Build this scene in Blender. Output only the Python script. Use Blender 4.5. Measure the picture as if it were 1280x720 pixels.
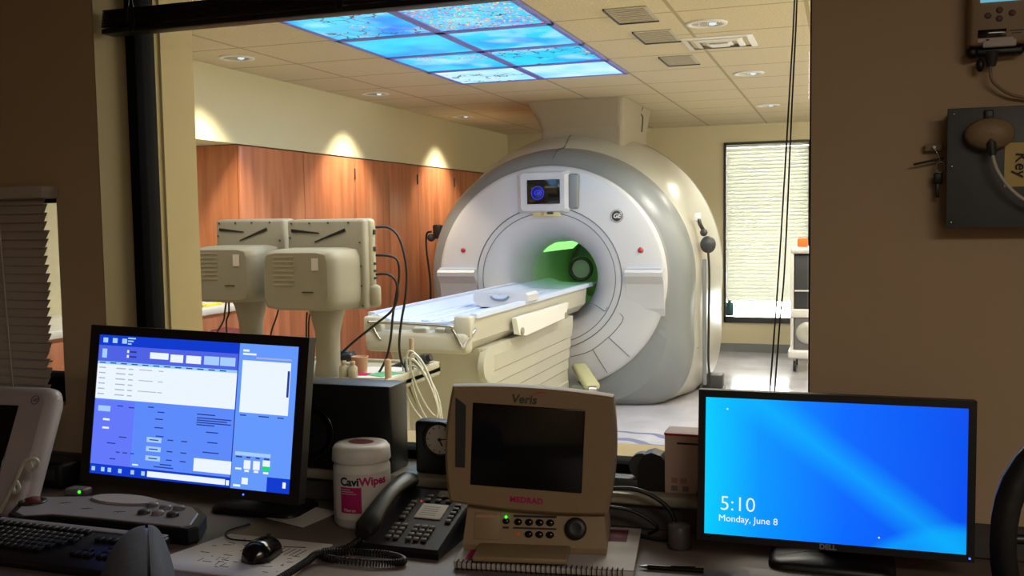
import bpy, bmesh, math, random
from mathutils import Matrix, Vector, Euler
from math import sin, cos, pi, radians, atan2, sqrt
random.seed(4)
S = bpy.context.scene
COL = S.collection
for o in list(bpy.data.objects): bpy.data.objects.remove(o)

# ------------------------------------------------------------------ camera
FPX = 1216.0; YAW = radians(18.84); TILT = radians(4.0); ROLL = radians(0.86); CH = 1.45
_f0 = Vector((-sin(YAW), cos(YAW), 0)); _r = Vector((cos(YAW), sin(YAW), 0)); _z = Vector((0, 0, 1))
_f = _f0*cos(TILT) - _z*sin(TILT); _u = _z*cos(TILT) + _f0*sin(TILT)
_r2 = _r*cos(ROLL) - _u*sin(ROLL); _u2 = _u*cos(ROLL) + _r*sin(ROLL)
cam = bpy.data.objects.new('camera', bpy.data.cameras.new('camera')); COL.objects.link(cam)
cam.data.sensor_width = 36; cam.data.lens = FPX/1280*36; cam.data.clip_start = 0.05; cam.data.clip_end = 200
cm = Matrix((_r2, _u2, -_f)).transposed().to_4x4(); cm.translation = Vector((0, 0, CH))
cam.matrix_world = cm
S.camera = cam
def at(x, y, Y):
    "point of the photograph's pixel on the upright plane at distance Y into the room"
    d = _f + _r2*((x-640)/FPX) - _u2*((y-360)/FPX)
    return Vector((0, 0, CH)) + d*(Y/d.y)

# ------------------------------------------------------------------ light and exposure
S.view_settings.view_transform = 'Standard'; S.view_settings.look = 'None'
S.view_settings.exposure = 0.0; S.view_settings.gamma = 1.0; S.view_settings.use_curve_mapping = False
W = bpy.data.worlds.new('sky'); S.world = W; W.use_nodes = True
W.node_tree.nodes['Background'].inputs[0].default_value = (1.0, 0.98, 0.97, 1)
W.node_tree.nodes['Background'].inputs[1].default_value = 36.0
def lamp(name, typ, loc, energy, color, rot=(0, 0, 0), **kw):
    l = bpy.data.lights.new(name, typ); l.energy = energy; l.color = color
    for k, v in kw.items(): setattr(l, k, v)
    o = bpy.data.objects.new(name, l); o.location = loc; o.rotation_euler = rot; COL.objects.link(o); return o
WARM = (1.0, 0.86, 0.64); NEUT = (1.0, 0.93, 0.82)
# recessed downlights of the scan room (positions shared with their housings below)
DL = [(-3.37, 4.95), (-3.37, 6.74), (-3.37, 8.53), (-0.66, 5.02), (-0.62, 6.86), (-0.64, 8.9)]
for i, (x, y) in enumerate(DL):
    lamp('downlight_lamp', 'SPOT', (x, y, 2.40), 120 if x < -2 else 110, WARM if x < -2 else NEUT,
         spot_size=radians(98 if x < -2 else 140), spot_blend=0.55, shadow_soft_size=0.06)
# unseen area lights added under the ceiling as general fill for the scan room
lamp('scan_room_fill', 'AREA', (-0.9, 3.9, 2.40), 58, NEUT, shape='RECTANGLE', size=1.8, size_y=0.9)
lamp('scan_room_fill', 'AREA', (0.5, 7.2, 2.40), 52, NEUT, shape='RECTANGLE', size=1.0, size_y=2.4)
lamp('scan_room_fill', 'AREA', (-2.6, 3.3, 2.40), 14, NEUT, shape='RECTANGLE', size=1.2, size_y=0.6)
# unseen fill light added by the right hand wall to brighten the ceiling
lamp('ceiling_fill', 'AREA', (1.60, 6.6, 1.95), 105, NEUT, rot=(0, radians(155), 0), shape='RECTANGLE', size=0.15, size_y=7.0)
# dim unseen fill light added above the control room, behind the camera
lamp('control_room_fill', 'AREA', (0.95, -0.5, 2.36), 29, (1.0, 0.89, 0.74), shape='RECTANGLE', size=1.2, size_y=0.6)
# light inside the bore
lamp('bore_lamp', 'AREA', (-2.16, 8.0, 1.28), 3.2, (0.60, 1.0, 0.42), shape='RECTANGLE', size=0.1, size_y=0.8)

# ------------------------------------------------------------------ materials
def lin(c):
    c = c/255.0
    return c/12.92 if c <= 0.04045 else ((c+0.055)/1.055)**2.4
def rgb(t): return (lin(t[0]), lin(t[1]), lin(t[2]), 1)
def mat(name, c, rough=0.5, metal=0.0, noise=0.0, nscale=20.0, bump=0.0, spec=0.5, coat=0.0):
    m = bpy.data.materials.new(name); m.use_nodes = True; nt = m.node_tree; b = nt.nodes['Principled BSDF']
    b.inputs['Base Color'].default_value = rgb(c); b.inputs['Roughness'].default_value = rough
    b.inputs['Metallic'].default_value = metal; b.inputs['Specular IOR Level'].default_value = spec
    b.inputs['Coat Weight'].default_value = coat
    if noise or bump:
        tc = nt.nodes.new('ShaderNodeTexCoord'); n = nt.nodes.new('ShaderNodeTexNoise')
        n.inputs['Scale'].default_value = nscale; n.inputs['Detail'].default_value = 4
        nt.links.new(tc.outputs['Object'], n.inputs['Vector'])
        if noise:
            r = nt.nodes.new('ShaderNodeMapRange'); r.inputs[3].default_value = 1-noise; r.inputs[4].default_value = 1+noise
            nt.links.new(n.outputs['Fac'], r.inputs[0])
            v = nt.nodes.new('ShaderNodeVectorMath'); v.operation = 'SCALE'; v.inputs[0].default_value = rgb(c)[:3]
            nt.links.new(r.outputs[0], v.inputs['Scale']); nt.links.new(v.outputs[0], b.inputs['Base Color'])
        if bump:
            bp = nt.nodes.new('ShaderNodeBump'); bp.inputs['Strength'].default_value = bump; bp.inputs['Distance'].default_value = 0.002
            nt.links.new(n.outputs['Fac'], bp.inputs['Height']); nt.links.new(bp.outputs[0], b.inputs['Normal'])
    return m
def emit(name, c, s=1.0):
    m = bpy.data.materials.new(name); m.use_nodes = True; nt = m.node_tree; b = nt.nodes['Principled BSDF']
    b.inputs['Base Color'].default_value = (0.01, 0.01, 0.01, 1); b.inputs['Roughness'].default_value = 0.25
    b.inputs['Emission Color'].default_value = rgb(c); b.inputs['Emission Strength'].default_value = s
    return m
class NB:
    "small node helper"
    def __init__(s, m): s.nt = m.node_tree; s.b = s.nt.nodes['Principled BSDF']
    def n(s, t, **kw):
        x = s.nt.nodes.new(t)
        for k, v in kw.items():
            if k.startswith('_'): setattr(x, k[1:], v)
        return x
    def l(s, a, b): s.nt.links.new(a, b)
    def math(s, op, a, b=None):
        x = s.nt.nodes.new('ShaderNodeMath'); x.operation = op
        for i, v in enumerate((a, b)):
            if v is None: continue
            if isinstance(v, (int, float)): x.inputs[i].default_value = v
            else: s.l(v, x.inputs[i])
        return x.outputs[0]
    def mix(s, f, a, b):
        x = s.nt.nodes.new('ShaderNodeMix'); x.data_type = 'RGBA'
        for i, v in ((0, f), (6, a), (7, b)):
            if isinstance(v, (int, float, tuple)): x.inputs[i].default_value = v
            else: s.l(v, x.inputs[i])
        return x.outputs[2]
    def ramp(s, f, stops):
        x = s.nt.nodes.new('ShaderNodeValToRGB'); e = x.color_ramp.elements
        while len(e) < len(stops): e.new(0.5)
        for k, (p, c) in enumerate(stops): e[k].position = p; e[k].color = c
        s.l(f, x.inputs[0]); return x.outputs[0]
    def coord(s, kind='Object'):
        return s.nt.nodes.new('ShaderNodeTexCoord').outputs[kind]
    def xyz(s, v):
        x = s.nt.nodes.new('ShaderNodeSeparateXYZ'); s.l(v, x.inputs[0]); return x.outputs
    def noise(s, v, scale, detail=4):
        x = s.nt.nodes.new('ShaderNodeTexNoise'); x.inputs['Scale'].default_value = scale; x.inputs['Detail'].default_value = detail
        s.l(v, x.inputs['Vector']); return x.outputs['Fac']

M = {}
M['wall_ctrl'] = mat('control_room_wall_paint', (190, 168, 138), 0.85, noise=0.04, nscale=5, bump=0.15)
M['wall_jamb'] = mat('jamb_paint', (168, 152, 112), 0.8, noise=0.02, nscale=6)
M['wall_scan'] = mat('scan_room_wall_paint', (204, 195, 162), 0.8, noise=0.02, nscale=4, bump=0.1)
M['black_frame'] = mat('black_window_frame', (20, 20, 22), 0.9, spec=0.05)
M['black_plastic'] = mat('black_plastic', (16, 16, 19), 0.42, bump=0.05, nscale=200)
M['black_gloss'] = mat('black_gloss', (10, 10, 12), 0.15)
M['dark_gray'] = mat('dark_gray_plastic', (48, 50, 52), 0.5)
M['white_plastic'] = mat('white_plastic', (214, 212, 208), 0.4)
M['cream_plastic'] = mat('cream_plastic', (148, 126, 96), 0.5, noise=0.02, nscale=8)
M['gantry_white'] = mat('gantry_white_shell', (188, 188, 192), 0.32, noise=0.01, nscale=3)
M['gantry_gray'] = mat('gantry_gray_collar', (122, 126, 128), 0.36)
M['gantry_silver'] = mat('gantry_silver_shell', (180, 178, 168), 0.28, metal=0.15)
M['gantry_seam'] = mat('gantry_seam', (92, 92, 100), 0.6)
M['table_cream'] = mat('table_cream_shell', (176, 173, 160), 0.45, noise=0.02, nscale=4)
M['table_blue'] = mat('table_pale_blue_pad', (188, 198, 224), 0.5)
M['display_putty'] = mat('putty_display_shell', (140, 137, 124), 0.55, noise=0.03, nscale=10)
M['display_putty_light'] = mat('putty_light', (158, 154, 134), 0.5)
M['metal'] = mat('brushed_metal', (180, 180, 178), 0.25, metal=1.0)
M['metal_dark'] = mat('dark_metal', (60, 60, 62), 0.4, metal=0.8)
M['cable_black'] = mat('black_cable', (14, 14, 16), 0.45)
M['cable_white'] = mat('white_cable', (196, 196, 186), 0.5)
M['desk'] = mat('laminate_desktop', (108, 94, 88), 0.45, noise=0.06, nscale=30)
M['desk_edge'] = mat('desktop_edge', (96, 84, 74), 0.5)
M['ledge'] = mat('ledge_laminate', (150, 146, 132), 0.4, noise=0.03, nscale=30)
M['under'] = mat('dark_laminate_panel', (74, 68, 68), 0.7, noise=0.04)
M['paper'] = mat('paper', (205, 200, 196), 0.8)
M['ink'] = mat('ink', (30, 28, 40), 0.7)
M['pink'] = mat('magenta_print', (176, 8, 96), 0.55)
M['red'] = mat('red_print', (190, 30, 50), 0.5)
M['maroon'] = mat('maroon_fabric', (92, 14, 30), 0.7)
M['gray_box'] = mat('gray_painted_metal', (74, 76, 78), 0.5, noise=0.05)
M['yellow_note'] = mat('yellow_note', (206, 184, 118), 0.8)
M['fabric_gray'] = mat('gray_upholstery', (76, 82, 98), 0.85, noise=0.12, nscale=60, bump=0.5)
M['silver_panel'] = mat('silver_gray_panel', (132, 128, 140), 0.42)
M['lavender'] = mat('pale_lavender_plastic', (176, 168, 176), 0.4)
M['blind_left'] = mat('left_blind_vinyl', (182, 172, 162), 0.6)
M['orange'] = mat('orange_plastic', (230, 110, 30), 0.5)
M['green'] = mat('green_plastic', (90, 170, 120), 0.5)
M['yellow'] = mat('yellow_plastic', (235, 215, 40), 0.5)
M['bottle_tan'] = mat('tan_plastic', (180, 140, 110), 0.5)
M['led_green'] = emit('green_led', (60, 255, 30), 2.5)
M['led_blue'] = emit('blue_led', (70, 110, 255), 2.0)
M['led_red'] = emit('red_led', (255, 30, 30), 0.8)
M['white_emit'] = emit('display_white', (235, 245, 255), 1.0)
M['faded'] = mat('faded_red_print', (176, 128, 126), 0.6); M['lavender_dark'] = mat('faded_blue_print', (128, 118, 128), 0.6)
M['glare_strip'] = emit('panel_top_glare', (240, 240, 250), 0.8)  # glow added to the panel tops in place of bright highlights
M['teal'] = mat('dark_teal_plastic', (46, 88, 98), 0.4)
M['screen_off'] = mat('screen_off', (9, 10, 12), 0.12)

def wood():
    m = mat('cherry_wood_panel', (150, 70, 40), 0.38, coat=0.2); k = NB(m)
    c = k.coord(); mp = k.n('ShaderNodeMapping'); mp.inputs['Scale'].default_value = (6, 6, 0.5); k.l(c, mp.inputs[0])
    f = k.noise(mp.outputs[0], 3.0, 8)
    k.l(k.ramp(f, [(0.3, rgb((164, 96, 64))), (0.55, rgb((190, 118, 82))), (0.75, rgb((202, 136, 100)))]), k.b.inputs['Base Color'])
    return m
M['wood'] = wood()
def ceiling_mat():
    m = mat('acoustic_tile', (196, 182, 150), 0.9); k = NB(m); x, y, z = k.xyz(k.coord())[:3]
    def line(v, off):
        a = k.math('FRACT', k.math('DIVIDE', k.math('ADD', v, off), 0.6))
        a = k.math('MINIMUM', a, k.math('SUBTRACT', 1.0, a))
        return k.math('LESS_THAN', a, 0.016)
    g = k.math('MAXIMUM', line(x, 2.57+6), line(y, -4.09+6))
    n = k.noise(k.coord(), 90, 3)
    base = k.ramp(n, [(0.35, rgb((190, 176, 148))), (0.65, rgb((206, 194, 164)))])
    k.l(k.mix(g, base, rgb((158, 146, 116))), k.b.inputs['Base Color'])
    return m
M['ceiling'] = ceiling_mat()
def floor_mat():
    m = mat('polished_vinyl_floor', (176, 174, 184), 0.14); k = NB(m); c = k.coord(); x, y, z = k.xyz(c)[:3]
    n = k.noise(c, 3, 5)
    base = k.ramp(n, [(0.3, rgb((168, 166, 176))), (0.7, rgb((190, 188, 198)))])
    wv = k.n('ShaderNodeTexWave'); wv.wave_type = 'RINGS'; wv.inputs['Scale'].default_value = 1.6
    wv.inputs['Distortion'].default_value = 9; wv.inputs['Detail'].default_value = 2; k.l(c, wv.inputs['Vector'])
    band = k.math('MULTIPLY', k.math('GREATER_THAN', wv.outputs['Fac'], 0.78),
                  k.math('MULTIPLY', k.math('GREATER_THAN', y, 5.75), k.math('LESS_THAN', y, 6.45)))
    cream = k.math('LESS_THAN', y, 5.75)
    base = k.mix(band, base, rgb((120, 122, 160)))
    k.l(k.mix(cream, base, rgb((196, 188, 150))), k.b.inputs['Base Color'])
    return m
M['floor'] = floor_mat()
def sky_panel(seed, blossom, hazy, branch):
    "backlit photographic ceiling panel: blue sky, haze, blossom dots and twigs"
    m = mat('sky_panel_%d' % seed, (5, 5, 5), 0.4); k = NB(m)
    c = k.coord('Generated'); mp = k.n('ShaderNodeMapping'); mp.inputs['Location'].default_value = (seed*3.1, seed*1.7, 0); k.l(c, mp.inputs[0]); c2 = mp.outputs[0]
    nz = k.n('ShaderNodeTexNoise'); nz.inputs['Scale'].default_value = 5; nz.inputs['Detail'].default_value = 4; k.l(c2, nz.inputs['Vector'])
    vm = k.n('ShaderNodeVectorMath'); vm.operation = 'MULTIPLY_ADD'; k.l(nz.outputs['Color'], vm.inputs[0]); vm.inputs[1].default_value = (0.22, 0.22, 0.22); k.l(c2, vm.inputs[2]); cw = vm.outputs[0]
    n = k.noise(c2, 1.4, 3)
    sky = k.ramp(n, [(0.25, rgb((20, 100, 245))), (0.48, rgb((0, 195, 250))), (0.72, rgb((40, 225, 255)))])
    hz = k.math('GREATER_THAN', k.noise(c2, 2.2, 6), 1-hazy)
    hz = k.ramp(k.noise(c2, 2.2, 6), [(max(0.02, 0.80-hazy), (0, 0, 0, 1)), (0.98-hazy*0.6, (1, 1, 1, 1))])
    sky = k.mix(hz, sky, rgb((200, 240, 250)))
    v = k.n('ShaderNodeTexVoronoi'); v.inputs['Scale'].default_value = 30; k.l(cw, v.inputs['Vector'])
    dots = k.math('LESS_THAN', v.outputs['Distance'], 0.42)
    msk = k.math('GREATER_THAN', k.noise(c2, 2.0, 5), 1-blossom)
    col = k.ramp(k.xyz(v.outputs['Color'])[0], [(0.0, rgb((150, 10, 130))), (0.5, rgb((225, 90, 180))), (0.85, rgb((240, 225, 120)))])
    sky = k.mix(k.math('MULTIPLY', dots, msk), sky, col)
    w = k.n('ShaderNodeTexVoronoi'); w.feature = 'DISTANCE_TO_EDGE'; w.inputs['Scale'].default_value = 6; k.l(cw, w.inputs['Vector'])
    tw = k.math('MULTIPLY', k.math('LESS_THAN', w.outputs['Distance'], 0.035), k.math('GREATER_THAN', k.noise(c2, 1.7, 2), 1-branch))
    sky = k.mix(tw, sky, rgb((50, 40, 90)))
    k.l(sky, k.b.inputs['Emission Color']); k.b.inputs['Emission Strength'].default_value = 1.25
    return m
def glass_mat():
    m = bpy.data.materials.new('window_glass'); m.use_nodes = True; nt = m.node_tree; nt.nodes.clear()
    o = nt.nodes.new('ShaderNodeOutputMaterial'); t = nt.nodes.new('ShaderNodeBsdfTransparent'); g = nt.nodes.new('ShaderNodeBsdfGlossy')
    t.inputs[0].default_value = (0.93, 0.95, 0.94, 1); g.inputs['Roughness'].default_value = 0.02
    f = nt.nodes.new('ShaderNodeFresnel'); f.inputs[0].default_value = 1.35; x = nt.nodes.new('ShaderNodeMixShader')
    nt.links.new(f.outputs[0], x.inputs[0]); nt.links.new(t.outputs[0], x.inputs[1]); nt.links.new(g.outputs[0], x.inputs[2]); nt.links.new(x.outputs[0], o.inputs[0])
    return m
M['glass'] = glass_mat()
def slat_mat():
    m = bpy.data.materials.new('translucent_slat'); m.use_nodes = True; nt = m.node_tree; nt.nodes.clear()
    o = nt.nodes.new('ShaderNodeOutputMaterial'); t = nt.nodes.new('ShaderNodeBsdfTranslucent'); g = nt.nodes.new('ShaderNodeBsdfDiffuse')
    t.inputs[0].default_value = (0.66, 0.67, 0.66, 1); g.inputs[0].default_value = rgb((225, 222, 205))
    x = nt.nodes.new('ShaderNodeMixShader'); x.inputs[0].default_value = 0.42
    nt.links.new(g.outputs[0], x.inputs[1]); nt.links.new(t.outputs[0], x.inputs[2]); nt.links.new(x.outputs[0], o.inputs[0])
    return m
M['slat'] = slat_mat()
def desktop_pic():
    "lock screen wallpaper: blue with soft diagonal light bands"
    m = mat('wallpaper_display', (4, 4, 4), 0.2); k = NB(m); u, w, v = k.xyz(k.coord('Generated'))[:3]
    base = k.ramp(u, [(0.0, rgb((0, 205, 255))), (0.22, rgb((0, 150, 255))), (0.55, rgb((0, 105, 255))), (1.0, rgb((0, 80, 240)))])
    # diagonal beam from top left to bottom right
    d = k.math('ABSOLUTE', k.math('SUBTRACT', k.math('ADD', u, k.math('MULTIPLY', v, 0.78)), 0.98))
    beam = k.ramp(d, [(0.0, (1, 1, 1, 1)), (0.16, (0, 0, 0, 1))])
    base = k.mix(k.math('MULTIPLY', beam, 0.42), base, rgb((0, 205, 255)))
    d2 = k.math('SUBTRACT', k.math('ADD', v, k.math('MULTIPLY', k.math('POWER', k.math('SUBTRACT', 1.0, u), 2.0), 1.6)), 0.17)
    cor = k.ramp(k.math('MULTIPLY', k.math('SUBTRACT', 0.05, d2), 12), [(0.0, (0, 0, 0, 1)), (1.0, (1, 1, 1, 1))])
    base = k.mix(k.math('MULTIPLY', cor, 0.5), base, rgb((0, 190, 255)))
    k.l(base, k.b.inputs['Emission Color']); k.b.inputs['Emission Strength'].default_value = 1.0
    return m

# ------------------------------------------------------------------ mesh helpers
def TR(x=0, y=0, z=0): return Matrix.Translation((x, y, z))
def RX(a): return Matrix.Rotation(a, 4, 'X')
def RY(a): return Matrix.Rotation(a, 4, 'Y')
def RZ(a): return Matrix.Rotation(a, 4, 'Z')
UP = RX(pi/2)                       # text and XY drawings stand up, facing -Y
class MB:
    def __init__(s, xf=None): s.bm = bmesh.new(); s.xf = xf or Matrix(); s.mats = []
    def mi(s, m):
        if m not in s.mats: s.mats.append(m)
        return s.mats.index(m)
    def fin(s, vs, m, mx=None, smooth=False, fs=None):
        T = s.xf @ (mx or Matrix())
        for v in vs: v.co = T @ v.co
        fs = fs if fs is not None else {f for v in vs for f in v.link_faces}
        i = s.mi(m)
        for f in fs: f.material_index = i; f.smooth = smooth
    def box(s, c, d, m, rot=None, bev=0.0, seg=2, smooth=False):
        t = bmesh.new(); bmesh.ops.create_cube(t, size=1)
        for v in t.verts: v.co = Vector((v.co.x*d[0], v.co.y*d[1], v.co.z*d[2]))
        if bev: bmesh.ops.bevel(t, geom=t.edges[:], offset=min(bev, min(d)*0.49), segments=seg, profile=0.5, affect='EDGES')
        s.merge(t, m, TR(*c) @ (rot or Matrix()), smooth or bool(bev)); return s
    def merge(s, t, m, mx=None, smooth=False):
        mp = {}; T = s.xf @ (mx or Matrix()); i = s.mi(m)
        for v in t.verts: mp[v] = s.bm.verts.new(T @ v.co)
        for f in t.faces:
            try: g = s.bm.faces.new([mp[v] for v in f.verts]); g.material_index = i; g.smooth = smooth
            except ValueError: pass
        t.free()
    def loft(s, rings, m, close=True, caps=True, smooth=True, mx=None):
        T = s.xf @ (mx or Matrix()); R = [[s.bm.verts.new(T @ Vector(p)) for p in r] for r in rings]; i = s.mi(m); n = len(R[0])
        for a, b in zip(R, R[1:]):
            for k in range(n if close else n-1):
                q = [a[k], a[(k+1) % n], b[(k+1) % n], b[k]]
                f = s.bm.faces.new(q); f.material_index = i; f.smooth = smooth
        if caps and close:
            for r in (R[0], R[-1]):
                vs = [s.bm.verts.new(v.co) for v in r]
                f = s.bm.faces.new(vs); f.material_index = i
        return s
    def cyl(s, p0, p1, r0, m, r1=None, n=20, caps=True, smooth=True):
        p0, p1 = Vector(p0), Vector(p1); r1 = r0 if r1 is None else r1
        q = (p1-p0).to_track_quat('Z', 'X').to_matrix()
        X, Y = q.col[0], q.col[1]
        return s.loft([[p+X*(r*cos(2*pi*k/n))+Y*(r*sin(2*pi*k/n)) for k in range(n)] for p, r in ((p0, r0), (p1, r1))], m, True, caps, smooth)
    def lathe(s, prof, m, axis='Z', n=40, mx=None, caps=False, smooth=True, sx=1.0):
        rings = []
        for r, h in prof:
            if axis == 'Z': rings.append([(sx*r*cos(2*pi*k/n), r*sin(2*pi*k/n), h) for k in range(n)])
            else: rings.append([(r*cos(2*pi*k/n), h, r*sin(2*pi*k/n)) for k in range(n)])
        return s.loft(rings, m, True, caps, smooth, mx)
    def tube(s, pts, r, m, n=8, smoothpath=True, closed=False):
        P = [Vector(p) for p in pts]
        if smoothpath and len(P) > 2:
            Q = []
            for k in range(len(P)-1):
                a = P[max(k-1, 0)]; b = P[k]; c = P[k+1]; d = P[min(k+2, len(P)-1)]
                for j in range(6):
                    t = j/6
                    Q.append(0.5*((2*b)+(c-a)*t+(2*a-5*b+4*c-d)*t*t+(3*b-a-3*c+d)*t**3))
            Q.append(P[-1]); P = Q
        rings = []; X = None
        for k, p in enumerate(P):
            t = (P[min(k+1, len(P)-1)]-P[max(k-1, 0)]).normalized()
            if X is None: X = t.orthogonal().normalized()
            X = (X-t*X.dot(t)); X = X.normalized() if X.length > 1e-6 else t.orthogonal().normalized(); Y = t.cross(X)
            rings.append([p+X*(r*cos(2*pi*j/n))+Y*(r*sin(2*pi*j/n)) for j in range(n)])
        return s.loft(rings, m)
    def prism(s, poly, h, m, mx=None, smooth=False):
        "polygon in XY pushed up by h"
        return s.loft([[(x, y, 0) for x, y in poly], [(x, y, h) for x, y in poly]], m, True, True, smooth, mx)
    def rect(s, x0, y0, x1, y1, z, m, mx=None):
        T = s.xf @ (mx or Matrix()); vs = [s.bm.verts.new(T @ Vector(p)) for p in ((x0, y0, z), (x1, y0, z), (x1, y1, z), (x0, y1, z))]
        f = s.bm.faces.new(vs); f.material_index = s.mi(m); return s
    def sphere(s, c, r, m, sc=(1, 1, 1), seg=20, mx=None):
        t = bmesh.new(); bmesh.ops.create_uvsphere(t, u_segments=seg, v_segments=seg//2, radius=r)
        s.merge(t, m, TR(*c) @ (mx or Matrix()) @ Matrix.Diagonal((sc[0], sc[1], sc[2], 1)), True); return s
    def text(s, txt, size, m, mx=None, ext=0.0004, align='CENTER', wrap=None, shear=0.0, bold=0.0, spacing=1.0):
        cu = bpy.data.curves.new('t', 'FONT'); cu.body = txt; cu.size = size; cu.extrude = ext; cu.align_x = align; cu.align_y = 'CENTER'
        cu.shear = shear; cu.offset = bold; cu.space_character = spacing; cu.resolution_u = 3
        ob = bpy.data.objects.new('t', cu); COL.objects.link(ob); dg = bpy.context.evaluated_depsgraph_get(); dg.update()
        me = bpy.data.meshes.new_from_object(ob.evaluated_get(dg)); t = bmesh.new(); t.from_mesh(me)
        bpy.data.objects.remove(ob); bpy.data.curves.remove(cu); bpy.data.meshes.remove(me)
        if wrap:
            for v in t.verts: v.co = Vector((wrap*sin(v.co.x/wrap), v.co.y, wrap*cos(v.co.x/wrap)-wrap+v.co.z))
        s.merge(t, m, mx); return s
    def build(s, name, parent=None, label=None, sub=0):
        bmesh.ops.recalc_face_normals(s.bm, faces=s.bm.faces[:]) if s.bm.faces else None
        me = bpy.data.meshes.new(name); s.bm.to_mesh(me); s.bm.free()
        for m in s.mats: me.materials.append(m)
        o = bpy.data.objects.new(name, me); COL.objects.link(o)
        if parent: o.parent = parent
        if label: o['label'] = label
        if sub:
            md = o.modifiers.new('sub', 'SUBSURF'); md.levels = sub; md.render_levels = sub
        return o
def tag(o, label, cat, group=None, kind=None):
    if label: o['label'] = label
    if cat: o['category'] = cat
    if group: o['group'] = group
    if kind: o['kind'] = kind
    return o
def thing(name, label, cat, loc=(0, 0, 0), rz=0, group=None):
    o = bpy.data.objects.new(name, None); COL.objects.link(o); o.location = loc; o.rotation_euler = (0, 0, rz); o.empty_display_size = 0.05
    return tag(o, label, cat, group)
def struct(b, name, label=None):
    o = b.build(name); o['kind'] = 'structure'
    if label: o['label'] = label
    return o
def slab(x0, x1, y0, y1, z0, z1, m, name, label=None):
    b = MB(); b.box(((x0+x1)/2, (y0+y1)/2, (z0+z1)/2), (x1-x0, y1-y0, z1-z0), m); return struct(b, name, label)
def copy_tree(o, parent=None):
    c = o.copy(); COL.objects.link(c); c.parent = parent
    for ch in [x for x in bpy.data.objects if x.parent == o]: copy_tree(ch, c)
    return c

# ================================================================== ROOM SHELL
YW = 2.15; YF = 2.56; CZ = 2.422; XR = -0.066; XL = -1.912; ZS = 0.835; ZT = 2.16
# partition between the control room and the scan room, with its two openings
def wall_window():
    b = MB(); m = M['wall_ctrl']
    def bx(x0, x1, z0, z1): b.box(((x0+x1)/2, (YW+YF)/2, (z0+z1)/2), (x1-x0, YF-YW, z1-z0), m)
    bx(XR, 1.6, 0, CZ); bx(-2.06, XL, 0, CZ); bx(XL, XR, 0, ZS); bx(XL, XR, ZT, CZ)
    bx(-4.4, -2.95, 0, CZ); bx(-2.95, -2.06, 0, 0.95); bx(-2.95, -2.06, 1.56, CZ)
    return struct(b, 'wall_window', 'brown-beige painted partition wall around the observation window')
wall_window()
slab(-3.2, 1.6, -2.3, -2.2, 0, CZ, M['wall_ctrl'], 'wall_back')
slab(-3.3, -3.2, -2.3, YW, 0, CZ, M['wall_ctrl'], 'wall_left')
slab(1.6, 1.7, -2.3, YW, 0, CZ, M['wall_ctrl'], 'wall_right')
slab(-3.3, 1.7, -2.3, YW, CZ, CZ+0.1, M['wall_ctrl'], 'ceiling_control')
slab(-3.3, 1.7, -2.3, YW, -0.1, 0, M['under'], 'floor_control')
# cream inner lining of the window opening
b = MB(); b.box((XL+0.002, (YW+YF)/2, (ZS+ZT)/2), (0.004, YF-YW, ZT-ZS), M['wall_jamb']); b.box((XL+0.006, 2.485, (ZS+ZT)/2), (0.012, 0.15, ZT-ZS), M['wall_jamb'])
b.box(((XL+XR)/2, 2.46, ZS+0.003), (XR-XL, 0.2, 0.006), M['wall_jamb'])
struct(b, 'trim_1', 'cream painted lining of the observation window opening')
# observation window
b = MB(); x0, x1 = XL+0.004, XR
for c, d in (((x0+0.016, 2.312, (ZS+ZT)/2), (0.032, 0.085, ZT-ZS)), ((x1-0.004, 2.312, (ZS+ZT)/2), (0.006, 0.085, ZT-ZS)),
             (((x0+x1)/2, 2.312, ZS+0.012), (x1-x0, 0.085, 0.024)), (((x0+x1)/2, 2.312, ZT-0.02), (x1-x0, 0.085, 0.04))):
    b.box(c, d, M['black_frame'], bev=0.003)
struct(b, 'window_1', 'black metal frame of the big observation window')
b = MB(); b.box(((x0+x1)/2, 2.30, (ZS+ZT)/2), (x1-x0-0.02, 0.006, ZT-ZS-0.02), M['glass']); struct(b, 'window_2', 'observation window pane')
# small window at the left
b = MB()
for c, d in (((-2.95+0.02, 2.25, 1.255), (0.04, 0.1, 0.61)), ((-2.06-0.02, 2.25, 1.255), (0.04, 0.1, 0.61)), ((-2.505, 2.25, 0.985), (0.89, 0.1, 0.07)), ((-2.505, 2.25, 1.54), (0.89, 0.1, 0.04))):
    b.box(c, d, M['black_frame'], bev=0.003)
struct(b, 'window_3', 'black frame of the small window at far left')
b = MB(); b.box((-2.505, 2.27, 1.255), (0.83, 0.006, 0.55), M['glass']); struct(b, 'window_4', 'small window pane')
# ledge under the observation window
b = MB(); b.box((-0.93, 2.185, ZS-0.012), (1.99, 0.165, 0.024), M['ledge'], bev=0.006); struct(b, 'trim_2', 'pale laminate ledge under the observation window')
b = MB(); b.box((-0.8, 2.140, 0.785), (4.8, 0.02, 0.065), M['under']); struct(b, 'trim_3', 'dark backsplash strip behind the desk')

# scan room
slab(-4.4, 1.8, YF, 10.72, -0.1, 0, M['floor'], 'floor')
slab(-4.4, 1.8, YF, 10.72, CZ, CZ+0.1, M['ceiling'], 'ceiling', 'cream acoustic tile ceiling')
slab(-3.75, -3.65, YF, 10.62, 1.96, CZ, M['wall_scan'], 'wall_left_upper', 'cream soffit above the wood cabinets')
slab(-4.4, -3.75, YF, 5.36, 1.96, CZ, M['wall_scan'], 'wall_left_soffit')
slab(-4.4, -4.3, YF, 10.72, 0, CZ, M['wall_scan'], 'wall_left_alcove')
slab(1.7, 1.8, YF, 10.72, 0, CZ, M['wall_scan'], 'wall_right_scan')
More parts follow.
